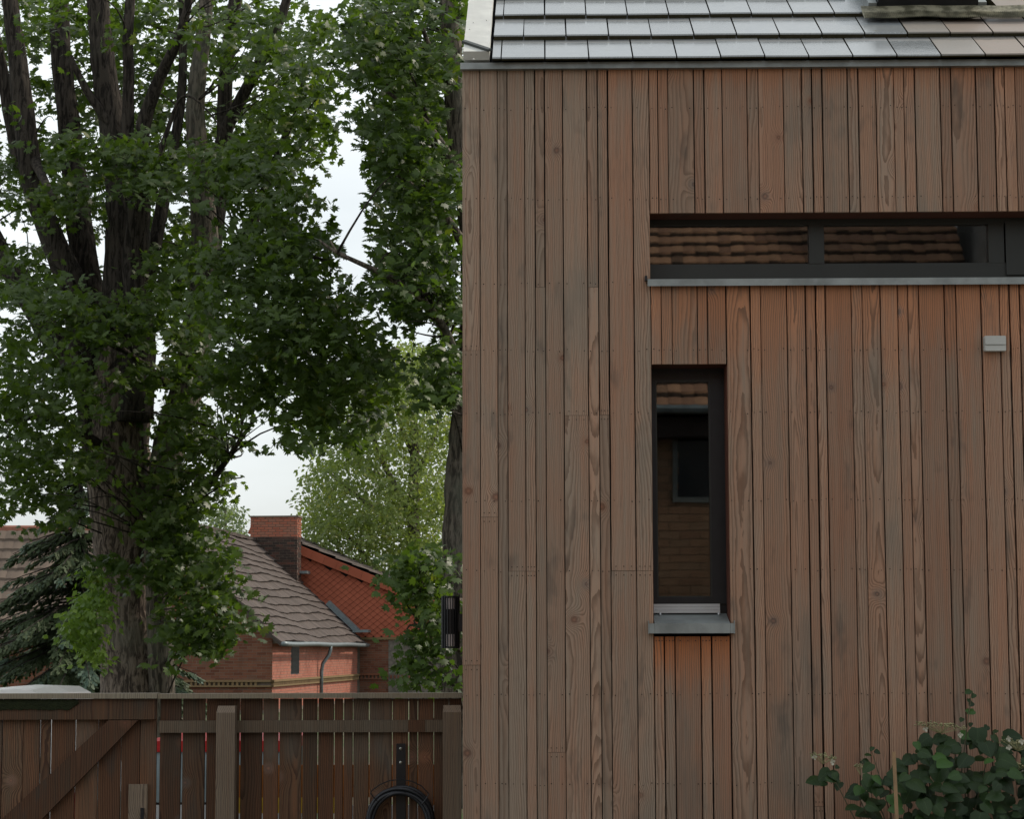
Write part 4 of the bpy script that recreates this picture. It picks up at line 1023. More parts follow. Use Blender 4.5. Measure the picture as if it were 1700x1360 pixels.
# ------------------------------------------------------------------ vegetation
def maple_leaf():
    o = [(0, 1.0), (-.16, .62), (-.52, .80), (-.42, .42), (-.86, .30), (-.50, .02), (-.30, -.12), (0, 0), (.30, -.12), (.50, .02), (.86, .30), (.42, .42), (.52, .80), (.16, .62)]
    V = [(0, .30, .0)] + [(x, y, -.10 * abs(x) - .06 * y * y) for x, y in o]
    n = len(o)
    return np.array(V, float), np.array([(0, 1 + (i + 1) % n, 1 + i) for i in range(n)])
def oval_leaf():
    V = np.array([(0, 0, 0), (.32, .40, -.05), (0, 1.0, -.08), (-.32, .40, -.05)], float)
    return V, np.array([(0, 1, 2), (0, 2, 3)])
def heart_leaf():
    o = [(0, 1.0), (-.22, .78), (-.42, .45), (-.44, .18), (-.26, -.02), (0, .06), (.26, -.02), (.44, .18), (.42, .45), (.22, .78)]
    V = [(0, .38, .05)] + [(x, y, -.12 * abs(x) - .14 * y * y) for x, y in o]; n = len(o)
    return V, [(0, 1 + (i + 1) % n, 1 + i) for i in range(n)]
def scatter_leaves(pos, tip, nrm, size, shape, tone, mat, name):
    V0, F0 = shape
    y = tip / np.linalg.norm(tip, axis=1, keepdims=True)
    x = np.cross(y, nrm); x /= np.linalg.norm(x, axis=1, keepdims=True) + 1e-9
    z = np.cross(x, y)
    n = len(pos); k = len(V0)
    V = pos[:, None, :] + size[:, None, None] * (V0[None, :, 0:1] * x[:, None] + V0[None, :, 1:2] * y[:, None] + V0[None, :, 2:3] * z[:, None])
    Fc = (F0[None] + (np.arange(n) * k)[:, None, None]).reshape(-1, 3)
    return np_mesh(name, V.reshape(-1, 3), Fc, mat, np.repeat(tone, k), False)
PXV = np.array([0, 0, 0.0])
Rn = np.array(ROT)
def P_np(px, py, Y):
    d = np.stack([(px - 850) / F, -(py - 680) / F, -np.ones_like(px)], 1) @ Rn.T
    return np.array(CAM)[None] + d * (Y / d[:, 1])[:, None]
GAPS = [[(556, 205), (586, 208), (592, 250), (612, 300), (604, 345), (606, 400), (612, 440), (600, 470), (570, 420), (560, 380), (570, 330), (556, 290), (563, 250)],
        [(372, 752), (398, 738), (440, 762), (470, 742), (503, 762), (496, 872), (418, 880), (330, 880), (320, 860), (396, 835), (414, 800), (380, 785)],
        [(415, 690), (455, 700), (470, 735), (430, 745), (405, 720)], [(66, 82), (94, 84), (94, 160), (80, 142), (60, 122)], [(690, 535), (722, 530), (716, 578), (694, 580)],
        [(130, 98), (150, 110), (140, 150), (128, 140)], [(395, 55), (420, 75), (405, 100), (392, 85)], [(0, 190), (22, 200), (18, 260), (0, 270)], [(255, 575), (275, 570), (272, 600), (250, 610)], [(15, 850), (60, 840), (110, 868), (60, 878), (5, 880)]]
def in_gap(px, py):
    inside = np.zeros(len(px), bool)
    for poly in GAPS:
        c = np.zeros(len(px), bool); n = len(poly)
        for i in range(n):
            x1, y1 = poly[i]; x2, y2 = poly[(i + 1) % n]
            if y1 == y2: continue
            c ^= ((y1 > py) != (y2 > py)) & (px < (x2 - x1) * (py - y1) / (y2 - y1) + x1)
        inside |= c
    return inside
def project(p):
    q = (p - np.array(CAM)) @ Rn
    return 850 + F * q[:, 0] / -q[:, 2], 680 - F * q[:, 1] / -q[:, 2]
def crown_points(blobs, n_leaf, spread, rnd=RNG, edge=.85):
    """sprays of leaves filling ellipsoids; returns leaf positions, tips, normals, tone"""
    Ps, Ts, Ns, To = [], [], [], []
    for (cx, cy, rx_, ry_, Y0, Y1, n) in blobs:
        a = rnd.random(n) * 2 * np.pi; r = np.sqrt(rnd.random(n)) * edge
        px = cx + rx_ * r * np.cos(a); py = cy + ry_ * r * np.sin(a); Y = Y0 + (Y1 - Y0) * rnd.random(n)
        C = P_np(px, py, Y)
        m = n_leaf
        az = rnd.random(n) * 2 * np.pi
        outd = np.stack([np.cos(az), np.sin(az) * .9 - .25, -.28 + .3 * rnd.standard_normal(n)], 1)
        tone_s = rnd.random(n)
        sc = .55 + .8 * rnd.random(n)
        # leaves along a short drooping twig fan
        t = rnd.random((n, m)); side = rnd.standard_normal((n, m)) * .38
        perp = np.stack([-outd[:, 1], outd[:, 0], np.zeros(n)], 1)
        pos = C[:, None] + spread * sc[:, None, None] * ((t[..., None] - .35) * 1.5 * outd[:, None] + side[..., None] * perp[:, None]) + rnd.standard_normal((n, m, 3)) * spread * .10
        pos[..., 2] -= spread * .35 * (side ** 2) + spread * .2 * t ** 2
        tip = outd[:, None] * .8 + np.sign(side)[..., None] * perp[:, None] * .5 + rnd.standard_normal((n, m, 3)) * .35; tip[..., 2] -= .45
        nr_ = np.array([0, -.35, .75]) + outd[:, None] * .35 + rnd.standard_normal((n, m, 3)) * .45
        Ps.append(pos.reshape(-1, 3)); Ts.append(tip.reshape(-1, 3)); Ns.append(nr_.reshape(-1, 3))
        To.append(np.clip(np.repeat(tone_s, m) * .6 + rnd.random(n * m) * .4, 0, 1))
    return map(np.concatenate, (Ps, Ts, Ns, To))
def crown(name, parent, blobs, n_leaf, spread, size, shape, mat, gaps=True):
    pos, tip, nr_, to = crown_points(blobs, n_leaf, spread)
    if gaps:
        gx_, gy_ = project(pos); k_ = ~in_gap(gx_ + RNG.normal(0, 5, len(pos)), gy_ + RNG.normal(0, 5, len(pos)))
        pos, tip, nr_, to = pos[k_], tip[k_], nr_[k_], to[k_]
    sz = size * (.6 + .7 * RNG.random(len(pos)))
    me = scatter_leaves(pos, tip, nr_, sz, shape, to, mat, name)
    o = link(name, me, parent); 
    if parent: o.location = -Vector(parent.location)
    return o
def limb(parent, path, Y, name='limb', mat=None, n=9, wig=1.0):
    """path: (px, py, width px[, Y]) turned into a world tube, refined with slight wiggle"""
    pts, rad = [], []
    for i in range(len(path) - 1):
        a, b = path[i], path[i+1]; Ya = a[3] if len(a) > 3 else Y; Yb_ = b[3] if len(b) > 3 else Y
        k = max(3, int(math.hypot(a[0] - b[0], a[1] - b[1]) / 18))
        for t in range(k):
            f = t / k
            yv = Ya + (Yb_ - Ya) * f
            pts.append(P(a[0] + (b[0] - a[0]) * f + random.uniform(-1, 1) * wig, a[1] + (b[1] - a[1]) * f, yv) - parent.location)
            rad.append((a[2] + (b[2] - a[2]) * f) / 2 / F * yv)
    a = path[-1]; yv = a[3] if len(a) > 3 else Y
    pts.append(P(a[0], a[1], yv) - parent.location); rad.append(a[2] / 2 / F * yv)
    # smooth
    for _ in range(3): pts = [pts[0]] + [(pts[i-1] + pts[i] * 2 + pts[i+1]) / 4 for i in range(1, len(pts) - 1)] + [pts[-1]]
    return MB().tube(pts, rad, n, jitter=.07, rnd=random).build(name, mat or M_BARK, parent, smooth=True)
def twigs(parent, blobs, trunkpts, n, mat, Y, r0=.02):
    """thin branches from the limbs to the leaf masses, one mesh"""
    m_ = MB(); tp = [Vector(p) for p in trunkpts]
    for _ in range(n):
        bl_ = random.choice(blobs); a = random.random() * 6.28; r = random.random() ** .5 * .8
        e = P(bl_[0] + bl_[2] * r * math.cos(a), bl_[1] + bl_[3] * r * math.sin(a), random.uniform(bl_[4], bl_[5]))
        s = min(tp, key=lambda q: (q - e).length + (1.2 if q.z > e.z else 0) + random.random() * .8)
        if (s - e).length > 2.4: continue
        mid = (s + e) / 2 + Vector((random.uniform(-.3, .3), random.uniform(-.3, .3), random.uniform(-.1, .4)))
        pts = [s * (1 - t) ** 2 + mid * 2 * t * (1 - t) + e * t * t for t in np.linspace(0, 1, 7)]
        m_.tube([p - parent.location for p in pts], [r0 * (1 - .8 * t) for t in np.linspace(0, 1, 7)], 5)
    return m_.build('twigs', mat, parent, kind='stuff', smooth=True)

T1 = 28.0
tb = P(225, 1330, T1); tree1 = empty('maple_tree', (tb.x, T1, 0), 0, 'huge many stemmed maple with dark leaves behind the gate', 'tree')
limbs1 = [
    [(226, 1420, 170), (226, 1240, 125), (222, 1100, 108), (212, 1000, 100), (205, 900, 104), (200, 800, 108), (198, 700, 100), (200, 600, 84), (206, 540, 76)],
    [(198, 640, 86), (206, 540, 79), (206, 480, 72), (208, 380, 62), (196, 260, 50), (172, 120, 42), (158, -60, 36)],
    [(268, 1400, 60, 27.7), (270, 1180, 46, 27.7), (266, 1060, 42, 27.6), (262, 960, 42, 27.6), (262, 860, 48, 27.7), (280, 740, 54, 27.8), (318, 620, 56), (336, 480, 50), (342, 400, 46), (330, 270, 38), (322, 180, 32), (334, 80, 26), (350, -60, 24)],
    [(180, 860, 60), (160, 720, 55), (148, 620, 52), (125, 480, 50), (88, 400, 42), (52, 300, 40), (38, 180, 36), (24, 60, 30), (8, -60, 26)],
    [(190, 760, 60, 28.3), (172, 600, 58, 28.4), (145, 470, 50, 28.5), (130, 360, 44, 28.5), (116, 220, 38, 28.5), (100, 90, 34, 28.5), (98, -60, 30, 28.5)],
    [(225, 700, 60, 27.6), (232, 560, 54, 27.6), (226, 430, 46, 27.6), (234, 290, 34, 27.5), (232, 220, 26, 27.4), (262, 130, 20, 27.2), (292, 80, 18, 27), (312, 20, 14, 26.8), (320, -60, 12, 26.8)],
    [(150, 650, 46, 28.6), (75, 540, 42, 28.8), (30, 470, 38, 29), (-20, 380, 30, 29.2), (-60, 250, 26, 29.2)],
    [(330, 560, 34, 28.6), (352, 420, 30, 28.8), (372, 260, 27, 29), (374, 120, 24, 29), (400, -60, 22, 29)],
    [(85, 400, 30, 28.3), (30, 260, 26, 28.5), (8, 140, 24, 28.5), (-20, 20, 20, 28.5)],
    [(345, 300, 26, 28.4), (385, 190, 22, 28.4), (430, 110, 20, 28.2), (472, 20, 16, 28.2), (490, -60, 14, 28.2)],
    [(340, 500, 26, 27.8), (400, 420, 22, 27.5), (440, 320, 18, 27.3), (462, 250, 14, 27.2), (490, 190, 9, 27)],
    [(210, 240, 22, 27.6), (214, 150, 20, 27.5), (212, 60, 18, 27.5), (220, -60, 16, 27.5)],
    [(200, 230, 18, 27.9), (142, 150, 14, 27.8), (118, 95, 10, 27.8), (90, 40, 7, 27.8)],
    [(245, 470, 26, 28.3), (262, 380, 24, 28.5), (282, 280, 20, 28.7), (300, 180, 16, 28.8), (305, 60, 14, 28.8), (300, -50, 12, 28.8)],
    [(262, 900, 30, 27.2), (330, 830, 14, 26.8), (380, 760, 10, 26.5), (420, 700, 6, 26.2)],
    [(160, 740, 26, 27.6), (110, 700, 14, 27), (60, 690, 10, 26.5), (10, 700, 7, 26)],
    [(340, 620, 20, 27.4), (420, 600, 15, 26.2), (500, 560, 11, 25.2), (570, 560, 6, 24.6)],
    [(335, 440, 20, 27.4), (400, 400, 14, 26.4), (470, 410, 10, 25.4), (560, 440, 6, 24.6)],
    [(280, 640, 20, 27.4), (220, 590, 10, 26.8), (170, 560, 8, 26.2)],
    [(240, 330, 14, 27.2), (300, 150, 5, 27), (330, 165, 3.5, 26.8), (372, 218, 2, 26.6)],
    [(48, 250, 22, 28.2), (90, 330, 10, 27)],
]
limbs1[1], limbs1[2] = limbs1[2], limbs1[1]
for k, l in enumerate(limbs1): limb(tree1, l, T1, 'trunk' if k < 2 else 'limb', M_BARKT if k == 0 else (M_BARK2 if k == 1 else M_BARK), 14 if k < 6 else 8, 1.5)
b1 = [
    (90, 50, 150, 100, 28.5, 32, 150), (300, 40, 150, 100, 28.8, 32, 150), (470, 70, 110, 100, 26, 31, 170), (170, 150, 130, 70, 28.5, 31, 90), (130, 40, 120, 70, 26, 27.3, 36), (390, 40, 90, 70, 26, 28, 60),
    (40, 300, 80, 80, 28, 31, 60), (60, 230, 90, 60, 27, 31, 60), (330, 220, 150, 100, 28.8, 32, 150), (470, 210, 95, 90, 26, 30, 170), (520, 130, 60, 100, 25, 29, 80),
    (170, 240, 100, 36, 25.6, 27, 55), (200, 275, 60, 40, 25.6, 27, 40), (240, 300, 60, 40, 25.6, 27, 20), (340, 275, 110, 45, 25, 27.2, 90), (420, 300, 110, 60, 24.5, 27, 120), (100, 320, 80, 40, 26, 28, 50),
    (460, 370, 110, 65, 23.5, 26, 130), (420, 430, 110, 50, 23.5, 26, 90), (510, 440, 70, 60, 23.2, 25.4, 75), (410, 500, 95, 60, 23.2, 26, 120), (520, 520, 90, 60, 23, 25.5, 130), (470, 590, 120, 60, 23.5, 26, 140), (590, 580, 60, 60, 23, 25, 50), (600, 610, 60, 40, 23, 25, 45),
    (540, 640, 110, 50, 23.5, 25.6, 100), (500, 700, 95, 45, 23.5, 25.6, 60), (590, 700, 55, 45, 23.4, 25, 28), (400, 640, 80, 60, 24.5, 27, 80), (350, 580, 70, 70, 26, 28, 60),
    (60, 500, 90, 60, 25, 29, 80), (50, 590, 90, 60, 24.5, 28, 85), (80, 650, 110, 60, 24.5, 27.5, 110), (50, 730, 90, 60, 24.5, 27.5, 95), (100, 770, 75, 50, 25, 27, 50), (30, 820, 60, 45, 25, 27.5, 45), (85, 840, 70, 35, 25.4, 27, 30), (20, 440, 70, 50, 27, 30, 36),
    (190, 540, 80, 34, 25.4, 27, 60), (130, 510, 60, 30, 25.4, 27, 40), (250, 500, 60, 40, 25.8, 27, 40), (270, 600, 50, 40, 25.8, 27, 32), (200, 635, 60, 20, 25.8, 26.8, 12), (300, 670, 50, 50, 26, 28, 45), (280, 440, 60, 50, 26, 28.5, 50), (290, 380, 70, 50, 28.6, 31, 55), (170, 330, 110, 70, 29, 32, 70), (300, 500, 60, 80, 28.6, 31, 60), (80, 450, 90, 60, 29.5, 32, 40),
    (150, 745, 30, 26, 25.9, 26.8, 10), (310, 760, 80, 60, 26, 28, 90), (340, 720, 60, 45, 26, 28, 50), (285, 830, 70, 50, 26, 27.5, 65), (330, 830, 40, 36, 26, 27.5, 24), (390, 800, 20, 14, 26, 27, 6), (385, 760, 30, 20, 26, 27, 10), (285, 880, 60, 40, 26, 27, 50), (190, 925, 34, 18, 26, 27, 14),
    (318, 935, 75, 50, 25.6, 27, 90), (262, 945, 40, 30, 25.8, 27, 20), (340, 990, 60, 50, 25.6, 27, 60), (318, 1035, 62, 44, 25.6, 27, 66), (350, 1050, 56, 36, 25.6, 27, 36), (375, 1010, 40, 30, 25.8, 27, 20), (320, 880, 50, 30, 26, 27, 20),
]
b1 = [(*b[:6], int(b[6] * (.80 if b[4] >= 28 else .48))) for b in b1]
crown('crown', tree1, b1, 18, .34, .075, maple_leaf(), M_LEAF1)
bb1 = [(156, 965, 16, 30, 25.8, 26.6, 14), (150, 1010, 26, 40, 25.6, 26.5, 34), (140, 1050, 32, 32, 25.6, 26.5, 24), (160, 1085, 14, 24, 25.6, 26.4, 10), (115, 1040, 22, 16, 25.6, 26.4, 6)]
crown('trunk_shoots', tree1, bb1, 16, .22, .085, oval_leaf(), M_LEAFB)
tp1 = []
for l in limbs1:
    for a, b in zip(l[:-1], l[1:]):
        for t in (0, .5): tp1.append(P(a[0] + (b[0]-a[0]) * t, a[1] + (b[1]-a[1]) * t, (a[3] if len(a) > 3 else T1)))
twigs(tree1, b1, tp1, 250, M_BARK, T1, .014)

T2 = 24.0
tb = P(768, 1330, T2); tree2 = empty('maple_tree', (tb.x, T2, 0), 0, 'maple standing close behind the timber house corner, trunk half hidden', 'tree')
limbs2 = [
    [(768, 1420, 92), (767, 1250, 80), (766, 1150, 74), (766, 1020, 70), (768, 900, 66), (770, 780, 62), (776, 690, 54), (784, 600, 48), (788, 420, 44), (772, 300, 38), (756, 180, 36), (748, 60, 34), (744, -60, 30)],
    [(775, 640, 22, 23.8), (752, 580, 15, 23.5), (738, 540, 13, 23.3), (700, 495, 12, 23), (645, 458, 11, 22.8), (600, 438, 9, 22.6), (560, 420, 7, 22.5), (540, 408, 5, 22.5), (530, 398, 3, 22.5)],
    [(560, 420, 5, 22.5), (548, 400, 3, 22.5)],
    [(752, 140, 16, 23.6), (716, 90, 10, 23.4), (700, 40, 7, 23.2)],
    [(780, 420, 20, 23.8), (720, 330, 10, 23.4), (660, 290, 6, 23)],
    [(770, 300, 20, 23.8), (710, 200, 10, 23.4), (640, 150, 6, 23)],
    [(765, 1000, 14, 23.4), (720, 990, 8, 23), (680, 960, 5, 22.8)],
    [(765, 1080, 10, 23.4), (720, 1050, 6, 23), (690, 1040, 4, 22.8)],
]
for k, l in enumerate(limbs2): limb(tree2, l, T2, 'trunk' if k == 0 else 'limb', M_BARK2, 14 if k == 0 else 8, 1.2)
b2 = [
    (690, 30, 110, 80, 22.5, 26.5, 150), (610, 60, 60, 70, 22.5, 26, 55), (690, 120, 100, 60, 22.5, 26.5, 115), (660, 200, 80, 60, 22.5, 26, 100), (730, 220, 60, 70, 24.5, 27, 60), (650, 260, 55, 40, 22.2, 25, 42), (700, 300, 80, 60, 22.5, 26, 105),
    (690, 370, 82, 50, 22.5, 26, 95), (700, 440, 76, 50, 22.5, 25.5, 80), (665, 470, 45, 50, 22.5, 25, 26), (710, 505, 50, 36, 22.5, 25, 26), (740, 520, 36, 60, 23, 26, 26), (745, 590, 30, 40, 22.6, 24, 26), (738, 640, 36, 28, 22.4, 23.4, 30), (670, 530, 26, 30, 22.6, 23.6, 8), (620, 470, 30, 25, 22.5, 23.2, 6),
    (700, 940, 44, 40, 22.4, 23.4, 34), (705, 1000, 42, 34, 22.4, 23.4, 26), (715, 1050, 36, 30, 22.4, 23.4, 22), (690, 1085, 34, 16, 22.4, 23.2, 9), (712, 1112, 22, 18, 22.4, 23.2, 7), (735, 960, 18, 60, 23.9, 25, 10),
]
b2 = [(*b[:6], int(b[6] * .72)) for b in b2]
crown('crown', tree2, b2, 18, .32, .074, maple_leaf(), M_LEAF2)
tp2 = [P(a[0] + (b[0]-a[0]) * t, a[1] + (b[1]-a[1]) * t, (a[3] if len(a) > 3 else T2)) for l in limbs2 for a, b in zip(l[:-1], l[1:]) for t in (0, .5)]
twigs(tree2, b2, tp2, 110, M_BARK, T2, .015)

T3 = 84.0
tb = P(680, 1200, T3); tree3 = empty('lime_tree', (tb.x, T3, 0), 0, 'paler sunlit tree far beyond the red shingled gable', 'tree')
limbs3 = [[(690, 1180, 34), (688, 960, 26), (686, 820, 20), (690, 740, 16), (684, 660, 10), (680, 600, 5)], [(687, 860, 14), (640, 780, 9), (610, 700, 5)], [(688, 800, 12), (720, 730, 8), (740, 660, 5)], [(688, 900, 12), (600, 830, 8), (540, 780, 4)], [(688, 760, 9), (660, 700, 6), (650, 640, 4)], [(640, 790, 6), (600, 780, 4), (560, 720, 3)], [(660, 1000, 12), (590, 900, 7), (545, 860, 4)]]
for k, l in enumerate(limbs3): limb(tree3, l, T3, 'trunk' if k == 0 else 'limb', M_BARK2, 8, 1)
b3 = [(690, 605, 55, 45, 80, 88, 160), (640, 640, 70, 40, 80, 88, 120), (650, 680, 80, 50, 80, 88, 150), (720, 690, 60, 60, 80, 88, 150), (590, 690, 60, 50, 80, 88, 90), (570, 750, 70, 45, 80, 88, 130), (650, 760, 80, 50, 80, 88, 170), (730, 790, 50, 70, 80, 88, 150), (540, 810, 46, 40, 80, 88, 80), (610, 830, 80, 45, 80, 88, 190), (690, 850, 80, 50, 80, 88, 190), (570, 880, 80, 36, 80, 88, 170), (660, 920, 90, 40, 80, 88, 200), (720, 940, 50, 60, 80, 88, 120), (530, 850, 40, 30, 80, 88, 50), (700, 1000, 60, 50, 80, 88, 120)]
crown('crown', tree3, b3, 16, .62, .17, oval_leaf(), M_LEAF3, gaps=False)
T4 = 96.0
tb = P(375, 1200, T4); tree4 = empty('birch_tree', (tb.x, T4, 0), 0, 'faint distant birch top rising left of the chimney', 'tree')
limb(tree4, [(376, 1180, 9), (376, 900, 5), (374, 850, 3), (372, 834, 2)], T4, 'trunk', M_BARK2, 6, .5)
b4 = [(375, 870, 34, 26, 94, 98, 60), (390, 850, 20, 16, 94, 98, 24), (360, 855, 20, 14, 94, 98, 20), (375, 900, 50, 30, 94, 98, 70), (310, 872, 30, 16, 94, 98, 24)]
crown('crown', tree4, b4, 14, .5, .15, oval_leaf(), M_LEAF4, gaps=False)

# spruce
SY = 36.0
sb0 = P(128, 1250, SY); spruce = empty('spruce_tree', (sb0.x, SY, 0), 0, 'blue green spruce with drooping boughs left of the maple trunk', 'tree')
ztop = P(120, 770, SY).z
MB().tube([(0, 0, 0), (0, 0, ztop * .6), (-.02, 0, ztop)], [.17, .10, .02], 10).build('trunk', M_BARK, spruce, smooth=True)
pos, tip, nrm_, tone = [], [], [], []
bm_ = MB(); rs = random.Random(5)
lv = 0.35
while lv < ztop - .1:
    f = 1 - lv / ztop; L0 = .25 + 2.35 * f ** .75
    nb = 15 if f > .3 else 8
    for b_ in range(nb):
        az = rs.random() * 6.283; L = L0 * rs.uniform(.75, 1.1); d = Vector((math.cos(az), math.sin(az), 0)); prp = Vector((-d.y, d.x, 0)); z0 = lv + rs.uniform(-.12, .12)
        pts = []; tcol = rs.random()
        for t in np.linspace(0, 1, 9): pts.append(d * (L * t) + Vector((0, 0, z0 - .42 * L * t * t * .9 + .28 * L * max(0, t - .55) ** 1.3)))
        bm_.tube(pts, [.018 * (1 - .8 * t) + .003 for t in np.linspace(0, 1, 9)], 4)
        nn_ = int(120 * L)
        for _ in range(nn_):
            t = rs.random() ** .75; i = min(7, int(t * 8)); p = pts[i].lerp(pts[i+1], t * 8 - i)
            side = rs.uniform(-1, 1) * .30 * L0 / 2 * (1.15 - t) ; 
            q = p + prp * side + Vector((0, 0, -abs(side) * .55 - rs.random() * .05))
            tp_ = d * .7 + prp * (side * 4 + rs.uniform(-.5, .5)) + Vector((0, 0, -.55 + rs.uniform(-.4, .2)))
            pos.append(q); tip.append(tp_); nrm_.append((rs.gauss(0, .4), rs.gauss(0, .4) - .3, 1)); tone.append(min(1, max(0, tcol * .5 + .5 * t + rs.uniform(-.15, .15))))
    lv += .30
tuft = (np.array([(0, 0, 0), (.22, .3, -.02), (.05, .4, 0), (.16, .75, 0), (0, 1, 0), (-.16, .75, 0), (-.05, .4, 0), (-.22, .3, -.02)], float), np.array([(0, 1, 2), (0, 2, 6), (0, 6, 7), (2, 3, 4), (2, 4, 6), (6, 4, 5)]))
bm_.build('boughs', M_BARK, spruce, kind='stuff')
pos = np.array([tuple(p) for p in pos]); tip = np.array([tuple(p) for p in tip]); nrm_ = np.array(nrm_); tone = np.array(tone)
link('needles', scatter_leaves(pos, tip, nrm_, .145 * (.6 + .8 * RNG.random(len(pos))), tuft, tone, M_SPRUCE, 'needles'), spruce, kind='stuff')

# ------------------------------------------------------------------ hydrangea at the wall
HY = 9.95
hyd = empty('hydrangea_bush', (P(1560, 1300, HY).x, HY, 0), 0, 'dark green climbing hydrangea bush with creamy lace flowers against the boards', 'bush')
mh = N('hydrangea_leaf'); r_ = mh.new('ObjectInfo').outputs['Random']; gq = mh.new('TexCoord').outputs['Object']; x_, y_, z_ = mh.sep(gq)
c_ = mh.mix(r_, (.010, .027, .006), (.024, .054, .011))
vein = mh.math('ABSOLUTE', mh.math('SINE', mh.math('MULTIPLY', mh.math('SUBTRACT', y_, mh.math('MULTIPLY', mh.math('ABSOLUTE', x_), 1.0)), 300.0)))
c_ = mh.mix(mh.step(vein, 0, .25, .35, 0), c_, (.035, .07, .025)); c_ = mh.mix(mh.step(mh.math('ABSOLUTE', x_), 0, .0012, .5, 0), c_, (.08, .13, .05))
c_ = mh.mix(mh.step(mh.math('FRACT', mh.math('MULTIPLY', r_, 77.0)), .90, .95, 0, .8), c_, (.05, .12, .025))
pr = mh.principled(c_, .45, .3, 0, mh.bump(vein, .25, .002)); trn = mh.new('BsdfTranslucent'); mh.put(trn.inputs[0], c_)
mxs = mh.new('MixShader', {0: .2}); mh.t.links.new(pr.outputs[0], mxs.inputs[1]); mh.t.links.new(trn.outputs[0], mxs.inputs[2]); M_HLEAF = mh.done(mxs)
hv, hf = heart_leaf()
hmes = []
for L in (.062, .075, .09):
    me = bpy.data.meshes.new('leaf'); me.from_pydata([tuple(c * L for c in v) for v in hv], [], [tuple(f) for f in hf]); me.materials.append(M_HLEAF)
    me.polygons.foreach_set('use_smooth', [True] * len(hf)); me.update(); hmes.append(me)
rh = random.Random(3)
stems = MB(); leafs = []
def in_mound(px, py):
    def top(x):
        pts = [(1350, 1400), (1365, 1262), (1385, 1268), (1420, 1300), (1440, 1262), (1480, 1258), (1505, 1262), (1520, 1225), (1560, 1212), (1590, 1208), (1620, 1198), (1660, 1215), (1690, 1222), (1720, 1200), (1800, 1230), (1860, 1330)]
        for (a, b), (c, d) in zip(pts[:-1], pts[1:]):
            if a <= x <= c: return b + (d - b) * (x - a) / (c - a)
        return 9999
    return py > top(px)
def aim(o, p, tipd, nrmd, s=1):
    y = tipd.normalized(); x = y.cross(nrmd).normalized(); z = x.cross(y)
    o.matrix_local = Matrix.Translation(p - hyd.location) @ Matrix((x, y, z)).transposed().to_4x4() @ Matrix.Scale(s, 4)
cnt = 0; tries = 0
extra = [(1612, 1146), (1618, 1152), (1608, 1160), (1615, 1166), (1604, 1178), (1618, 1180), (1598, 1192), (1612, 1200), (1640, 1205), (1655, 1212), (1625, 1215), (1436, 1252), (1452, 1246), (1449, 1240), (1431, 1262), (1362, 1278), (1378, 1285), (1386, 1292), (1372, 1298), (1392, 1272)]
extra = [(a, b, HY + .05, 0) for a, b in extra]
stuffp = []
cand = []
while len(cand) < 900 and tries < 60000:
    tries += 1
    px, py = rh.uniform(1350, 1850), rh.uniform(1190, 1560)
    if not in_mound(px, py - 6): continue
    if px < 1415 and py > 1310: continue
    if px < 1400 + (py - 1300) * .3 and py > 1300 and rh.random() < .7: continue
    cand.append((px, py, rh.uniform(HY - .30 * min(1, (py - 1180) / 120), HY + .18), 1))
vis = [c for c in cand if c[0] < 1705 and c[1] < 1370]; rest = [c for c in cand if c not in vis]
vis.sort(key=lambda c: c[2] + .0 * c[1]); parts = extra + vis[:299 - len(extra)]; rest += vis[299 - len(extra):]
def leafpose(px, py, Y, m):
    p = P(px, py, Y)
    a = rh.uniform(-1.4, 1.4); tipd = Vector((math.sin(a), -.45 + rh.uniform(-.3, .3), -math.cos(a) * .75 + .1))
    nrmd = Vector((rh.uniform(-.45, .45), -.75 + rh.uniform(-.3, .3), .75 + rh.uniform(-.2, .3))); return p, tipd, nrmd
for c in parts:
    s = rh.choice(hmes) if c[3] else hmes[0]
    o = link('leaf', s, hyd); p, t_, n_ = leafpose(*c); aim(o, p, t_, n_, rh.uniform(.6, 1.15) * (1 if c[3] else .62))
V, Fc = [], []
for c in rest:
    p, t_, n_ = leafpose(*c); y = t_.normalized(); x = y.cross(n_).normalized(); z = x.cross(y); L = rh.uniform(.06, .09); q = len(V)
    V += [tuple(p - hyd.location + x * v[0] * L + y * v[1] * L + z * v[2] * L) for v in hv]; Fc += [tuple(q + i for i in f) for f in hf]
link('leaves', np_mesh('leaves', V, Fc, M_HLEAF), hyd, kind='stuff')
for (px, py) in [(1613, 1150), (1448, 1250), (1375, 1275), (1560, 1225), (1520, 1250), (1650, 1215), (1480, 1280), (1690, 1240), (1600, 1260), (1420, 1310), (1720, 1210), (1430, 1262), (1570, 1290), (1640, 1290)]:
    e = P(px, py, HY + .03); s_ = Vector((P(1570 + rh.uniform(-60, 60), 1300, HY).x, HY + rh.uniform(-.05, .1), .02)); md = Vector((e.x * .55 + s_.x * .45, HY, e.z * .6))
    pts = [s_ * (1-t)**2 + md * 2*t*(1-t) + e * t*t for t in np.linspace(0, 1, 10)]
    stems.tube([p - hyd.location for p in pts], [.007 * (1 - .75 * t) for t in np.linspace(0, 1, 10)], 5)
stems.build('stems', simple('hydrangea_stem', (.10, .09, .05), .8), hyd, kind='stuff')
M_PETAL = simple('creamy_petal', (.5, .48, .38), .6); M_FLORET = simple('green_cream_floret', (.36, .34, .17), .7, var=.3)
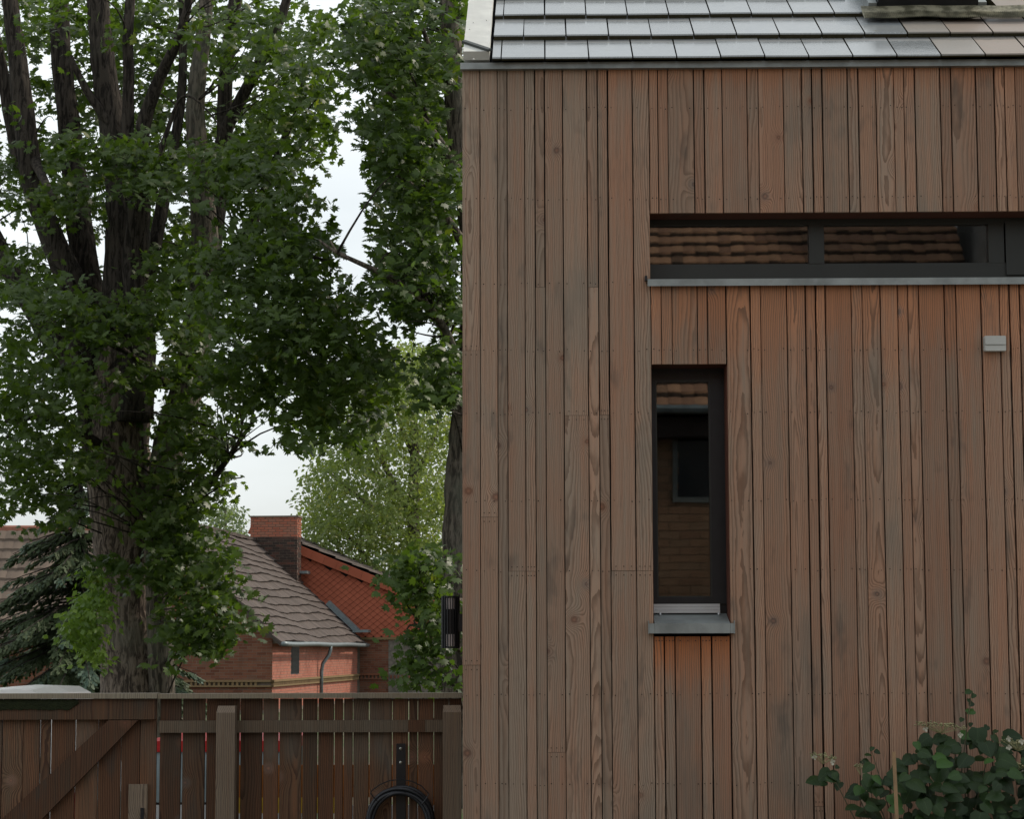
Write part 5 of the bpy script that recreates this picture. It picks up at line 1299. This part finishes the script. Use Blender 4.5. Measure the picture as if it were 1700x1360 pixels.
for (px, py, w_, pet) in ((1366, 1258, 26, [(1352, 1258), (1382, 1266)]), (1562, 1207, 44, [(1537, 1211), (1594, 1221)]), (1690, 1236, 30, [(1674, 1227), (1675, 1242), (1696, 1232)]), (1680, 1272, 26, [(1658, 1268), (1698, 1283)]), (1428, 1276, 10, []), (1534, 1320, 12, [])):
    ce = P(px, py, HY - .06); fl = MB(); wr = w_ / F * HY
    fo = empty('flower_head'); fo.parent = hyd; fo.location = ce - hyd.location
    for _ in range(int(60 * (w_ / 26))):
        a = rh.random() * 6.283; r = math.sqrt(rh.random()) * wr; q = Vector((math.cos(a) * r, math.sin(a) * r * .7, .012 * (1 - (r / wr) ** 2) + rh.uniform(-.006, .010) - .02 * (math.cos(a) * r / wr) * .5))
        s = rh.uniform(.003, .0055)
        fl.add([q + Vector((s, 0, 0)), q + Vector((-s, 0, 0)), q + Vector((0, s, 0)), q + Vector((0, -s, 0)), q + Vector((0, 0, s)), q + Vector((0, 0, -s))], [(0,2,4),(2,1,4),(1,3,4),(3,0,4),(2,0,5),(1,2,5),(3,1,5),(0,3,5)])
        if rh.random() < .6: fl.tube([q, Vector((0, 0, -.03))], .0006, 3)
    fl.build('floret', M_FLORET, fo, kind='stuff')
    for (ax, ay) in pet:
        q = P(ax, ay, HY - .09) - ce; pm = MB()
        for k in range(4):
            a = k * 1.571 + rh.random() * .4; d = Vector((math.cos(a), -.15, math.sin(a))); n_ = Vector((-math.sin(a), 0, math.cos(a))); L = rh.uniform(.010, .015)
            pm.add([q, q + d * L * .6 + n_ * L * .5, q + d * L * 1.1 + Vector((0, -.003, 0)), q + d * L * .6 - n_ * L * .5], [(0, 1, 2, 3)])
        pm.build('petals', M_PETAL, fo)
# garden stake
st0, st1 = P(1484, 1249, HY - .38), P(1489, 1362, HY - .38)
sv = (st1 - st0).normalized(); bt = st0 + sv * (st0.z / -sv.z)
MB().tube([bt, bt.lerp(st0, .5), st0], [.0085, .0083, .008], 8).build('garden_stake', simple('bamboo_cane', (.36, .23, .12), .7), None, label='thin brown wooden stake standing in front of the hydrangea', cat='stake')
bpy.data.objects['garden_stake'].location = (0, 0, 0)
print('objects', len(bpy.data.objects))
